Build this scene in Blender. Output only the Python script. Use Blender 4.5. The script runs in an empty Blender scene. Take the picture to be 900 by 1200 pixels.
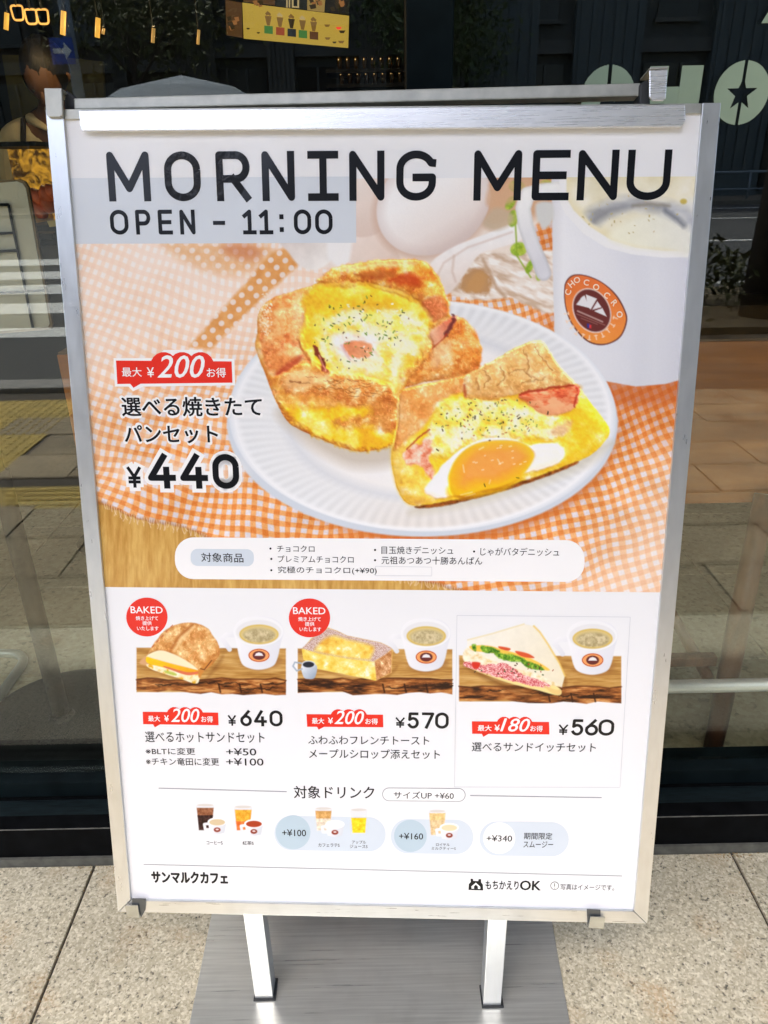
import bpy, bmesh, math, random
import numpy as np
from mathutils import Vector
R = math.radians
random.seed(7)
sc = bpy.context.scene
col = sc.collection

# ------------------------------------------------------------------ camera, sky, sun, exposure
PITCH, ROLL, CAM, FPX = 25.0, 1.15, np.array([0.0, -1.13, 1.207]), 867.0
def rx(a): c, s = math.cos(a), math.sin(a); return np.array([[1, 0, 0], [0, c, -s], [0, s, c]])
def ry(a): c, s = math.cos(a), math.sin(a); return np.array([[c, 0, s], [0, 1, 0], [-s, 0, c]])
def rz(a): c, s = math.cos(a), math.sin(a); return np.array([[c, -s, 0], [s, c, 0], [0, 0, 1]])
RC = rx(R(90 - PITCH)) @ rz(R(-ROLL))
cd = bpy.data.cameras.new('camera'); cam = bpy.data.objects.new('camera', cd); col.objects.link(cam)
cam.location = CAM
from mathutils import Matrix
cam.rotation_euler = Matrix(RC.tolist()).to_euler()
cd.sensor_fit = 'VERTICAL'; cd.sensor_height = 36; cd.lens = FPX / 1200 * 36; cd.clip_start = .05; cd.clip_end = 600
sc.camera = cam

SUN_EL, SUN_AZ = 67.0, 212.0      # azimuth clockwise from +y: the sun stands behind and to the left of the camera
w = bpy.data.worlds.new('World'); sc.world = w; w.use_nodes = True
nt = w.node_tree; bg = nt.nodes['Background']
sky = nt.nodes.new('ShaderNodeTexSky'); sky.sky_type = 'NISHITA'; sky.sun_disc = False
sky.sun_elevation = R(SUN_EL); sky.sun_rotation = R(SUN_AZ); sky.air_density = 1.0; sky.dust_density = 3.6; sky.ozone_density = 1.0
nt.links.new(sky.outputs[0], bg.inputs[0]); bg.inputs[1].default_value = 0.14
sd = bpy.data.lights.new('sun', 'SUN'); sd.energy = 1.75; sd.angle = R(1.5); sd.color = (1, .975, .93)
sun = bpy.data.objects.new('sun', sd); col.objects.link(sun)
d = Vector((math.sin(R(SUN_AZ)) * math.cos(R(SUN_EL)), math.cos(R(SUN_AZ)) * math.cos(R(SUN_EL)), math.sin(R(SUN_EL))))
sun.rotation_euler = d.to_track_quat('Z', 'Y').to_euler(); sun.location = d * 30
sc.view_settings.view_transform = 'Standard'; sc.view_settings.look = 'None'
sc.view_settings.gamma = 1; sc.view_settings.exposure = 2.22; sc.view_settings.use_curve_mapping = False
sc.render.engine = 'CYCLES'; sc.cycles.max_bounces = 10; sc.cycles.transparent_max_bounces = 16

# ------------------------------------------------------------------ survey: a bearing read off the photograph -> a place
def ray(px, py): return RC @ np.array([(px - 450) / FPX, -(py - 600) / FPX, -1.0])
def at(px, py, Y):                       # point on the vertical plane y = Y (inside the shop)
    r = ray(px, py); t = (Y - CAM[1]) / r[1]; return CAM + r * t
def street(px, py, Y):                   # point in the street at y = -Y whose mirror image in the window has that bearing
    p = at(px, py, Y); return np.array([p[0], -Y, p[2]])
LEAN, YAW, TILT = R(12.5553), R(-1.9925), R(0.699)
RB = rz(YAW) @ rx(-LEAN) @ ry(TILT); TB = np.array([-0.01774, -0.40142, 0.21896])
WB, HB = .7685, 1.0759                   # poster board
def bd(u, v, o=0.0): return RB @ np.array([u, -o, v]) + TB
NB = RB @ np.array([0, -1.0, 0])
def uv(px, py, o=0.0):                   # position on the board's face, metres from its bottom centre
    r = ray(px, py); q = bd(0, 0, o); t = (NB @ (q - CAM)) / (NB @ r); p = RB.T @ (CAM + r * t - q)
    return p[0], p[2]

# ------------------------------------------------------------------ materials
MATS = {}
def s2l(c):
    return tuple(((x / 255) / 12.92 if x / 255 <= .04045 else ((x / 255 + .055) / 1.055) ** 2.4) for x in c)
def mat(name, color=(.5, .5, .5), rough=.6, metal=0.0, spec=.5, noise=None, bump=None, emit=None, coat=0.0, aniso=None):
    """noise=(scale, amount, (sx,sy,sz)); bump=(scale, strength, (sx,sy,sz))"""
    if name in MATS: return MATS[name]
    m = bpy.data.materials.new(name); m.use_nodes = True; t = m.node_tree; b = t.nodes['Principled BSDF']
    b.inputs['Base Color'].default_value = (*color, 1); b.inputs['Roughness'].default_value = rough
    b.inputs['Metallic'].default_value = metal; b.inputs['Specular IOR Level'].default_value = spec
    b.inputs['Coat Weight'].default_value = coat; b.inputs['Coat Roughness'].default_value = .06
    if noise or bump:
        tc = t.nodes.new('ShaderNodeTexCoord')
    if noise:
        mp = t.nodes.new('ShaderNodeMapping'); mp.inputs['Scale'].default_value = noise[2] if len(noise) > 2 else (1, 1, 1)
        t.links.new(tc.outputs['Object'], mp.inputs[0])
        n = t.nodes.new('ShaderNodeTexNoise'); n.inputs['Scale'].default_value = noise[0]; n.inputs['Detail'].default_value = 8
        t.links.new(mp.outputs[0], n.inputs['Vector'])
        mr = t.nodes.new('ShaderNodeMapRange'); mr.inputs[1].default_value = .3; mr.inputs[2].default_value = .7
        mr.inputs[3].default_value = 1 - noise[1]; mr.inputs[4].default_value = 1 + noise[1]
        t.links.new(n.outputs[0], mr.inputs[0])
        vm = t.nodes.new('ShaderNodeVectorMath'); vm.operation = 'SCALE'; vm.inputs[0].default_value = color
        t.links.new(mr.outputs[0], vm.inputs['Scale']); t.links.new(vm.outputs[0], b.inputs['Base Color'])
        mr2 = t.nodes.new('ShaderNodeMapRange'); mr2.inputs[3].default_value = max(.02, rough * .75); mr2.inputs[4].default_value = min(1, rough * 1.25)
        t.links.new(n.outputs[0], mr2.inputs[0]); t.links.new(mr2.outputs[0], b.inputs['Roughness'])
    if bump:
        mp = t.nodes.new('ShaderNodeMapping'); mp.inputs['Scale'].default_value = bump[2] if len(bump) > 2 else (1, 1, 1)
        t.links.new(tc.outputs['Object'], mp.inputs[0])
        n = t.nodes.new('ShaderNodeTexNoise'); n.inputs['Scale'].default_value = bump[0]; n.inputs['Detail'].default_value = 5
        t.links.new(mp.outputs[0], n.inputs['Vector'])
        bp = t.nodes.new('ShaderNodeBump'); bp.inputs['Strength'].default_value = bump[1]; bp.inputs['Distance'].default_value = .002
        t.links.new(n.outputs[0], bp.inputs['Height']); t.links.new(bp.outputs[0], b.inputs['Normal'])
    if emit:
        b.inputs['Emission Color'].default_value = (*emit[0], 1); b.inputs['Emission Strength'].default_value = emit[1]
    MATS[name] = m; return m

def glass_mat():
    m = bpy.data.materials.new('window_glass'); m.use_nodes = True; t = m.node_tree; t.nodes.clear()
    N = lambda k: t.nodes.new('ShaderNode' + k)
    g = N('NewGeometry'); dt = N('VectorMath'); dt.operation = 'DOT_PRODUCT'
    t.links.new(g.outputs['Normal'], dt.inputs[0]); t.links.new(g.outputs['Incoming'], dt.inputs[1])
    ab = N('Math'); ab.operation = 'ABSOLUTE'; t.links.new(dt.outputs['Value'], ab.inputs[0])
    om = N('Math'); om.operation = 'SUBTRACT'; om.inputs[0].default_value = 1; t.links.new(ab.outputs[0], om.inputs[1])
    pw = N('Math'); pw.operation = 'POWER'; pw.inputs[1].default_value = 4.2; t.links.new(om.outputs[0], pw.inputs[0])
    mu = N('Math'); mu.operation = 'MULTIPLY_ADD'; mu.inputs[1].default_value = .94; mu.inputs[2].default_value = GLASS_F0; t.links.new(pw.outputs[0], mu.inputs[0])
    tr = N('BsdfTransparent'); tr.inputs[0].default_value = (.93, .95, .91, 1)
    gl = N('BsdfGlossy'); gl.inputs['Roughness'].default_value = .0; gl.inputs['Color'].default_value = (.97, 1, .99, 1)
    mx = N('MixShader'); t.links.new(mu.outputs[0], mx.inputs[0]); t.links.new(tr.outputs[0], mx.inputs[1]); t.links.new(gl.outputs[0], mx.inputs[2])
    o = N('OutputMaterial'); t.links.new(mx.outputs[0], o.inputs[0]); return m
GLASS_F0 = .052

def granite(name, c_lo, c_mid, c_hi, rust, rough=.55, scale=1.0, shift=0.0):
    m = bpy.data.materials.new(name); m.use_nodes = True; t = m.node_tree; b = t.nodes['Principled BSDF']
    N = lambda k: t.nodes.new('ShaderNode' + k)
    g = N('NewGeometry')
    v = N('TexVoronoi'); v.inputs['Scale'].default_value = 300 * scale; v.inputs['Randomness'].default_value = 1
    wn = N('TexNoise'); wn.inputs['Scale'].default_value = 150 * scale; wn.inputs['Detail'].default_value = 3
    vm = N('VectorMath'); vm.operation = 'MULTIPLY_ADD'; vm.inputs[1].default_value = (.006, .006, .006)
    t.links.new(g.outputs['Position'], wn.inputs['Vector']); t.links.new(wn.outputs['Color'], vm.inputs[0]); t.links.new(g.outputs['Position'], vm.inputs[2])
    t.links.new(vm.outputs[0], v.inputs['Vector'])
    sp = N('SeparateColor'); t.links.new(v.outputs['Color'], sp.inputs[0])
    n2 = N('TexNoise'); n2.inputs['Scale'].default_value = 120 * scale; n2.inputs['Detail'].default_value = 4; t.links.new(g.outputs['Position'], n2.inputs['Vector'])
    ad = N('Math'); ad.operation = 'MULTIPLY_ADD'; ad.inputs[1].default_value = .72; t.links.new(sp.outputs[0], ad.inputs[0])
    m2 = N('Math'); m2.operation = 'MULTIPLY_ADD'; m2.inputs[1].default_value = 1.1; m2.inputs[2].default_value = -.36 + shift; t.links.new(n2.outputs[0], m2.inputs[0]); t.links.new(m2.outputs[0], ad.inputs[2])
    cr = N('ValToRGB'); e = cr.color_ramp.elements; e[0].position = .0; e[0].color = (*c_lo, 1); e[1].position = 1; e[1].color = (*c_hi, 1)
    k = e.new(.26); k.color = (*[x * .9 for x in c_mid], 1); k = e.new(.5); k.color = (*c_mid, 1); k = e.new(.16); k.color = (*[(a + q * 1.4) / 2.4 for a, q in zip(c_mid, c_lo)], 1)
    t.links.new(ad.outputs[0], cr.inputs[0])
    n3 = N('TexNoise'); n3.inputs['Scale'].default_value = 9; n3.inputs['Detail'].default_value = 7; t.links.new(g.outputs['Position'], n3.inputs['Vector'])
    mr = N('MapRange'); mr.inputs[1].default_value = .56; mr.inputs[2].default_value = .72; mr.inputs[3].default_value = 0; mr.inputs[4].default_value = .5; t.links.new(n3.outputs[0], mr.inputs[0])
    mulr = N('Math'); mulr.operation = 'MULTIPLY'; t.links.new(mr.outputs[0], mulr.inputs[0]); t.links.new(sp.outputs[1], mulr.inputs[1])
    mx = N('Mix'); mx.data_type = 'RGBA'; mx.inputs[7].default_value = (*rust, 1); t.links.new(mulr.outputs[0], mx.inputs[0]); t.links.new(cr.outputs[0], mx.inputs[6])
    n4 = N('TexNoise'); n4.inputs['Scale'].default_value = 3.1; n4.inputs['Detail'].default_value = 6; t.links.new(g.outputs['Position'], n4.inputs['Vector'])
    mr4 = N('MapRange'); mr4.inputs[1].default_value = .3; mr4.inputs[2].default_value = .7; mr4.inputs[3].default_value = .76; mr4.inputs[4].default_value = 1.1; t.links.new(n4.outputs[0], mr4.inputs[0])
    oi = N('ObjectInfo'); mr5 = N('MapRange'); mr5.inputs[3].default_value = .86; mr5.inputs[4].default_value = 1.08; t.links.new(oi.outputs['Random'], mr5.inputs[0])
    mm = N('Math'); mm.operation = 'MULTIPLY'; t.links.new(mr4.outputs[0], mm.inputs[0]); t.links.new(mr5.outputs[0], mm.inputs[1])
    s = N('VectorMath'); s.operation = 'SCALE'; t.links.new(mx.outputs[2], s.inputs[0]); t.links.new(mm.outputs[0], s.inputs['Scale'])
    t.links.new(s.outputs[0], b.inputs['Base Color'])
    bp = N('Bump'); bp.inputs['Strength'].default_value = .35; bp.inputs['Distance'].default_value = .0015; t.links.new(ad.outputs[0], bp.inputs['Height']); t.links.new(bp.outputs[0], b.inputs['Normal'])
    b.inputs['Roughness'].default_value = rough
    MATS[name] = m; return m

def wood(name, c0, c1, rough=.45, scale=(1, 14, 14), sc_=3.0, coat=0.0):
    m = bpy.data.materials.new(name); m.use_nodes = True; t = m.node_tree; b = t.nodes['Principled BSDF']
    N = lambda k: t.nodes.new('ShaderNode' + k)
    tc = N('TexCoord'); mp = N('Mapping'); mp.inputs['Scale'].default_value = scale; t.links.new(tc.outputs['Object'], mp.inputs[0])
    n = N('TexNoise'); n.inputs['Scale'].default_value = sc_; n.inputs['Detail'].default_value = 9; n.inputs['Distortion'].default_value = .8; t.links.new(mp.outputs[0], n.inputs['Vector'])
    cr = N('ValToRGB'); e = cr.color_ramp.elements; e[0].position = .32; e[0].color = (*c0, 1); e[1].position = .68; e[1].color = (*c1, 1)
    t.links.new(n.outputs[0], cr.inputs[0]); t.links.new(cr.outputs[0], b.inputs['Base Color'])
    bp = N('Bump'); bp.inputs['Strength'].default_value = .15; bp.inputs['Distance'].default_value = .001; t.links.new(n.outputs[0], bp.inputs['Height']); t.links.new(bp.outputs[0], b.inputs['Normal'])
    b.inputs['Roughness'].default_value = rough; b.inputs['Coat Weight'].default_value = coat
    MATS[name] = m; return m

def film(m):
    """clear film over the print: thin gloss, slightly wavy, crinkled near the top left"""
    t = m.node_tree; b = t.nodes['Principled BSDF']; N = lambda k: t.nodes.new('ShaderNode' + k)
    b.inputs['Coat Weight'].default_value = .26; b.inputs['Coat Roughness'].default_value = .12
    g = N('NewGeometry'); n = N('TexNoise'); n.inputs['Scale'].default_value = 3.2; n.inputs['Detail'].default_value = 2; t.links.new(g.outputs['Position'], n.inputs['Vector'])
    c = bd(*uv(236, 196)); vd = N('VectorMath'); vd.operation = 'DISTANCE'; vd.inputs[1].default_value = c; t.links.new(g.outputs['Position'], vd.inputs[0])
    mr = N('MapRange'); mr.inputs[1].default_value = .012; mr.inputs[2].default_value = .055; mr.inputs[3].default_value = 3.5; mr.inputs[4].default_value = 0; t.links.new(vd.outputs['Value'], mr.inputs[0])
    n2 = N('TexNoise'); n2.inputs['Scale'].default_value = 70; n2.inputs['Detail'].default_value = 3; n2.inputs['Distortion'].default_value = 1.2; t.links.new(g.outputs['Position'], n2.inputs['Vector'])
    mu = N('Math'); mu.operation = 'MULTIPLY'; t.links.new(mr.outputs[0], mu.inputs[0]); t.links.new(n2.outputs[0], mu.inputs[1])
    ma = N('Math'); ma.operation = 'MULTIPLY_ADD'; ma.inputs[1].default_value = 4.0; t.links.new(n.outputs[0], ma.inputs[0]); t.links.new(mu.outputs[0], ma.inputs[2])
    bp = N('Bump'); bp.inputs['Strength'].default_value = .6; bp.inputs['Distance'].default_value = .004; t.links.new(ma.outputs[0], bp.inputs['Height']); t.links.new(bp.outputs[0], b.inputs['Coat Normal'])
def print_mat():
    m = bpy.data.materials.new('printed_picture'); m.use_nodes = True; t = m.node_tree; b = t.nodes['Principled BSDF']
    a = t.nodes.new('ShaderNodeAttribute'); a.attribute_name = 'print'
    t.links.new(a.outputs['Color'], b.inputs['Base Color']); b.inputs['Roughness'].default_value = .42
    b.inputs['Specular IOR Level'].default_value = .14; film(m)
    return m

# ------------------------------------------------------------------ mesh helpers
def tag(o, label=None, cat=None, group=None, kind=None):
    if label: o['label'] = label
    if cat: o['category'] = cat
    if group: o['group'] = group
    if kind: o['kind'] = kind
    return o
def empty(name, loc, label, cat, group=None):
    o = bpy.data.objects.new(name, None); o.location = loc; col.objects.link(o); o.empty_display_size = .1
    return tag(o, label, cat, group)
def root_loc(o):
    l = np.zeros(3)
    while o is not None: l += np.array(o.location); o = o.parent
    return l
class MB:
    def __init__(s): s.v = []; s.f = []
    def add(s, vs, fs):
        b = len(s.v); s.v += [tuple(map(float, q)) for q in vs]; s.f += [tuple(i + b for i in f) for f in fs]; return s
    def box(s, x0, x1, y0, y1, z0, z1):
        return s.hexa([(x0, y0, z0), (x1, y0, z0), (x1, y1, z0), (x0, y1, z0), (x0, y0, z1), (x1, y0, z1), (x1, y1, z1), (x0, y1, z1)])
    def hexa(s, v): return s.add(v, [(0, 3, 2, 1), (4, 5, 6, 7), (0, 1, 5, 4), (1, 2, 6, 5), (2, 3, 7, 6), (3, 0, 4, 7)])
    def board(s, pts, o0, o1):
        """prism on the poster board: outline pts (u,v), from offset o0 to o1 (outwards)"""
        n = len(pts); a = [bd(u, v, o0) for u, v in pts]; b = [bd(u, v, o1) for u, v in pts]
        return s.add(a + b, [tuple(range(n)), tuple(range(2 * n - 1, n - 1, -1))] + [(i, (i + 1) % n + 0, (i + 1) % n + n, i + n)[::-1] for i in range(n)])
    def tube(s, P, r, n=12, cap=True):
        P = [np.array(p, float) for p in P]; rr = r if isinstance(r, (list, tuple)) else [r] * len(P)
        b = len(s.v); up = np.array([0, 0, 1.0]); prev = None
        for i, p in enumerate(P):
            t = P[min(i + 1, len(P) - 1)] - P[max(i - 1, 0)]; t /= np.linalg.norm(t) + 1e-12
            if prev is None:
                a = np.cross(t, up)
                if np.linalg.norm(a) < .1: a = np.cross(t, [1.0, 0, 0])
            else: a = prev - t * (prev @ t)
            a /= np.linalg.norm(a); prev = a; c = np.cross(t, a)
            for k in range(n):
                th = 2 * math.pi * k / n; s.v.append(tuple(p + rr[i] * (a * math.cos(th) + c * math.sin(th))))
        for i in range(len(P) - 1):
            for k in range(n):
                s.f.append((b + i * n + k, b + i * n + (k + 1) % n, b + (i + 1) * n + (k + 1) % n, b + (i + 1) * n + k))
        if cap:
            s.f.append(tuple(b + k for k in range(n))[::-1]); s.f.append(tuple(b + (len(P) - 1) * n + k for k in range(n)))
        return s
    def lathe(s, prof, c, n=32):
        b = len(s.v)
        for r, z in prof:
            for k in range(n):
                th = 2 * math.pi * k / n; s.v.append((c[0] + r * math.cos(th), c[1] + r * math.sin(th), c[2] + z))
        for i in range(len(prof) - 1):
            for k in range(n):
                s.f.append((b + i * n + k, b + i * n + (k + 1) % n, b + (i + 1) * n + (k + 1) % n, b + (i + 1) * n + k))
        s.f.append(tuple(b + k for k in range(n))[::-1]); s.f.append(tuple(b + (len(prof) - 1) * n + k for k in range(n))); return s
    def build(s, name, m, parent=None, bevel=0, smooth=False, seg=2, flip=False):
        o0 = root_loc(parent) if parent is not None else np.zeros(3)
        me = bpy.data.meshes.new(name); v = [tuple(np.array(p) - o0) for p in s.v]
        me.from_pydata(v, [], s.f)
        bm = bmesh.new(); bm.from_mesh(me); bmesh.ops.recalc_face_normals(bm, faces=bm.faces)
        if bevel: bmesh.ops.bevel(bm, geom=list(bm.edges), offset=bevel, segments=seg, affect='EDGES', profile=.6)
        bm.to_mesh(me); bm.free()
        me.materials.append(m)
        if smooth:
            for p in me.polygons: p.use_smooth = True
        o = bpy.data.objects.new(name, me); col.objects.link(o)
        if parent is not None: o.parent = parent
        return o
def structure(o): return tag(o, kind='structure')
def copy_thing(o, loc, label=None):
    c = o.copy(); col.objects.link(c); c.location = loc
    if label: c['label'] = label
    def rec(a, b):
        for ch in a.children:
            d_ = ch.copy(); col.objects.link(d_); d_.parent = b; rec(ch, d_)
    rec(o, c); return c
# ------------------------------------------------------------------ printed pictures (flat print on the poster)
def hsh(i, j, s):
    n = (i * 374761393 + j * 668265263 + s * 1442695041) & 0xffffffff
    n = ((n ^ (n >> 13)) * 1274126177) & 0xffffffff
    return ((n ^ (n >> 16)) & 0xffff) / 65535.0

def vnoise(x, y, s=0):
    i = np.floor(x).astype(np.int64); j = np.floor(y).astype(np.int64)
    fx = x - i; fy = y - j
    fx = fx * fx * (3 - 2 * fx); fy = fy * fy * (3 - 2 * fy)
    a = hsh(i, j, s); b = hsh(i + 1, j, s); c = hsh(i, j + 1, s); d = hsh(i + 1, j + 1, s)
    return (a + (b - a) * fx) * (1 - fy) + (c + (d - c) * fx) * fy

def fbm(x, y, sc, s=0, o=4):
    t = np.zeros_like(x); w = .5; tot = 0
    for k in range(o):
        t += w * vnoise(x / sc + 17.3 * k, y / sc - 9.1 * k, s + k * 7); tot += w; w *= .55; sc *= .5
    return t / tot

def catmull(P, n=6):
    P = np.asarray(P, float); out = []
    m = len(P)
    for i in range(m):
        p0, p1, p2, p3 = P[i - 1], P[i], P[(i + 1) % m], P[(i + 2) % m]
        for k in range(n):
            t = k / n
            out.append(.5 * (2 * p1 + (p2 - p0) * t + (2 * p0 - 5 * p1 + 4 * p2 - p3) * t * t + (3 * p1 - p0 - 3 * p2 + p3) * t ** 3))
    return np.array(out)

def psdf(P, x, y):
    d = np.full(x.shape, 1e9); ins = np.zeros(x.shape, bool)
    Q = np.roll(P, -1, 0)
    for (ax, ay), (bx, by) in zip(P, Q):
        ex, ey = bx - ax, by - ay; wx, wy = x - ax, y - ay
        t = np.clip((wx * ex + wy * ey) / (ex * ex + ey * ey + 1e-9), 0, 1)
        d = np.minimum(d, (wx - ex * t) ** 2 + (wy - ey * t) ** 2)
        if ay != by:
            c = ((ay > y) != (by > y)) & (x < (bx - ax) * (y - ay) / (by - ay) + ax)
            ins ^= c
    d = np.sqrt(d)
    return np.where(ins, -d, d)

def ell(cx, cy, a, b, rot=0, n=40):
    t = np.linspace(0, 2 * np.pi, n, endpoint=False); r = np.radians(rot)
    u, v = a * np.cos(t), b * np.sin(t)
    return np.stack([cx + u * np.cos(r) - v * np.sin(r), cy + u * np.sin(r) + v * np.cos(r)], 1)

def ramp(t, stops):
    xs = [s[0] for s in stops]
    return np.stack([np.interp(t, xs, [s[1][k] for s in stops]) for k in range(3)], -1)

def sm(a, b, x):
    t = np.clip((x - a) / (b - a), 0, 1); return t * t * (3 - 2 * t)

class Paint:
    """colours (sRGB 0..255) laid on the vertices of a flat print; x, y are millimetre-like print coordinates"""
    def __init__(s, X, Y, bg):
        s.X = X.ravel(); s.Y = Y.ravel(); s.C = np.tile(np.array(bg, float), (s.X.size, 1)); s.H = np.zeros(s.X.size); s.F = np.zeros(s.X.size); s.dim = X.shape
    def box(s, x0, y0, x1, y1):
        return np.nonzero((s.X > x0) & (s.X < x1) & (s.Y > y0) & (s.Y < y1))[0]
    def shape(s, P, col, edge=.7, smooth=True, wob=0, wsc=6, alpha=1.0, seed=0, n=6, h=None):
        P = catmull(P, n) if smooth else np.asarray(P, float)
        m = edge + wob + 1
        i = s.box(P[:, 0].min() - m, P[:, 1].min() - m, P[:, 0].max() + m, P[:, 1].max() + m)
        if not len(i): return
        x, y = s.X[i], s.Y[i]
        if wob:
            xw = x + wob * 2 * (fbm(x, y, wsc, seed + 3, 3) - .5); yw = y + wob * 2 * (fbm(x, y, wsc, seed + 11, 3) - .5)
        else: xw, yw = x, y
        d = psdf(P, xw, yw)
        a = np.clip(.5 - d / (2 * edge), 0, 1)
        if callable(alpha): a = a * alpha(x, y, d)
        else: a = a * alpha
        c = col(x, y, d) if callable(col) else np.array(col, float)
        s.C[i] = s.C[i] * (1 - a[:, None]) + c * a[:, None]
        if h:                                          # (base, rise, span, grain, grain size): relief for the studio light of the picture
            q = 1 - np.clip(-d / h[2], 0, 1); H = h[0] + h[1] * (1 - q ** 1.7) + h[3] * .62 * fbm(x, y, h[4] * 1.5, seed + 91, 3)
            s.H[i] = s.H[i] * (1 - a) + H * a; s.F[i] = np.maximum(s.F[i], a)
    def light(s, lx=.62, ly=-.78, k=.115, spec=26, lo=.66, hi=1.2):
        H = s.H.reshape(s.dim); gy, gx = np.gradient(H); px = abs(s.X[1] - s.X[0]); gx, gy = [(g_ + np.roll(g_, 1, 0) + np.roll(g_, 1, 1) + np.roll(np.roll(g_, 1, 0), 1, 1)) / 4 for g_ in (gx, gy)]; sh = -(gx * lx + gy * ly) / px
        sh = sh.ravel() * s.F; m = np.clip(1 + k * sh, lo, hi)
        M = np.where(m[:, None] < 1, m[:, None] ** np.array((.55, 1.15, 1.7)), m[:, None])
        s.C = np.clip(s.C * M * (1 + .05 * s.F)[:, None] + (np.clip(sh - 1.3, 0, 2.2) * spec * s.F)[:, None], 0, 255)
    def stroke(s, P, w, col, edge=.7, alpha=1.0, taper=False, wob=0, seed=0):
        P = np.asarray(P, float)
        m = w + edge + wob + 1
        i = s.box(P[:, 0].min() - m, P[:, 1].min() - m, P[:, 0].max() + m, P[:, 1].max() + m)
        if not len(i): return
        x, y = s.X[i], s.Y[i]
        if wob: x = x + wob * 2 * (fbm(x, y, 5, seed, 2) - .5); y = y + wob * 2 * (fbm(x, y, 5, seed + 5, 2) - .5)
        d = np.full(x.shape, 1e9); L = len(P) - 1
        for k in range(L):
            (ax, ay), (bx, by) = P[k], P[k + 1]
            ex, ey = bx - ax, by - ay
            t = np.clip(((x - ax) * ex + (y - ay) * ey) / (ex * ex + ey * ey + 1e-9), 0, 1)
            ww = w * (1 - abs((k + t) / L * 2 - 1) ** 2 * .8) if taper else w
            d = np.minimum(d, np.hypot(x - ax - ex * t, y - ay - ey * t) - ww)
        a = np.clip(.5 - d / (2 * edge), 0, 1) * alpha
        c = col(x, y, d) if callable(col) else np.array(col, float)
        s.C[i] = s.C[i] * (1 - a[:, None]) + c * a[:, None]
    def specks(s, pts, col, seed=1, smin=.5, smax=1.5):
        for k, (px, py) in enumerate(pts):
            a = hsh(k, 3, seed) * 3.14; l = smin + (smax - smin) * hsh(k, 5, seed)
            c = col[int(hsh(k, 9, seed) * len(col)) % len(col)]
            s.stroke([(px - l * math.cos(a), py - l * math.sin(a)), (px + l * math.cos(a), py + l * math.sin(a))], .35 + .5 * hsh(k, 1, seed), c, .45, .9)

def zl(pts, sc, ox, oy):
    return [(px / sc + ox, py / sc + oy) for px, py in pts]

def crust(lo=(190, 106, 44), mid=(234, 158, 74), hi=(252, 214, 140), sc=14, seed=0, red=.25, bias=0, streak=0, edark=.25, espan=5, dirx=.3, diry=1.):
    """baked pastry: blistered golden brown with darker rims and lighter highlights"""
    def f(x, y, d):
        wx = x + 6 * fbm(x, y, 9, seed + 50, 3); wy = y + 6 * fbm(x, y, 9, seed + 60, 3)
        n = fbm(wx, wy, sc, seed, 5); q = fbm(x * .9 + y * .3, y * (1 + streak) - x * .2, sc * .35, seed + 21, 4)
        t = np.clip((n - .5) * 1.25 + .56 + (q - .5) * .42 + bias, 0, 1)
        c = ramp(t, [(0, lo), (.45, mid), (.8, hi), (1, (255, 238, 190))])
        r = sm(.55, .75, fbm(x, y, sc * .8, seed + 33, 4)) * red
        c = c * (1 - r[:, None]) + np.array((198, 76, 36.)) * r[:, None]
        e = np.clip(1 + d / (espan * 1.6), 0, 1) ** 1.5 * edark
        c = c * (1 - e[:, None]) + np.array((176, 100, 40.)) * e[:, None]
        fine = (fbm(x, y, 2.2, seed + 5, 2) - .5) * 22
        c = c + (sm(.62, .72, fbm(wx * 1.3, wy, sc * .3, seed + 71, 3)) * 26)[:, None]
        return np.clip(c + fine[:, None], 0, 255)
    return f

def cheese(seed=0, base=(250, 214, 62), pale=(255, 244, 176), sc=16, k=.5, lo=(238, 180, 40)):
    def f(x, y, d):
        n = fbm(x + 5 * fbm(x, y, 8, seed + 3), y, sc, seed, 5)
        c = ramp(np.clip((n - .5) * 1.7 + k, 0, 1), [(0, lo), (.4, base), (.75, pale), (1, (255, 253, 226))])
        return np.clip(c + ((fbm(x, y, 2.5, seed + 9, 2) - .5) * 14)[:, None], 0, 255)
    return f

def grad(c0, c1, p0, p1, sc=14, amp=8, seed=0):
    p0 = np.array(p0, float); e = np.array(p1, float) - p0; L = e @ e
    def f(x, y, d):
        t = np.clip(((x - p0[0]) * e[0] + (y - p0[1]) * e[1]) / L, 0, 1)[:, None]
        return np.array(c0, float) * (1 - t) + np.array(c1, float) * t + ((fbm(x, y, sc, seed, 3) - .5) * amp)[:, None]
    return f

def scatter(n, cx, cy, a, b, seed):
    out = []; k = 0
    while len(out) < n and k < n * 6:
        u = hsh(k, 1, seed) * 2 - 1; v = hsh(k, 2, seed) * 2 - 1; k += 1
        if u * u + v * v < 1 and hsh(k, 4, seed) > (u * u + v * v) * .55: out.append((cx + a * u, cy + b * v))
    return out

def wood_fn(seed=0, sx=1.0, sy=.12, base=((150, 100, 40), (196, 146, 66), (226, 184, 104))):
    def f(x, y, d):
        wx = x + 4 * fbm(x * .3, y * .05, 4, seed + 8, 2)
        n = fbm(wx * sx, y * sy, 5, seed, 5) * .65 + fbm(x * sx, y * sy, 1.6, seed + 4, 3) * .35
        return ramp(np.clip((n - .5) * 2.3 + .55, 0, 1), [(0, base[0]), (.5, base[1]), (1, base[2])])
    return f

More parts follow.
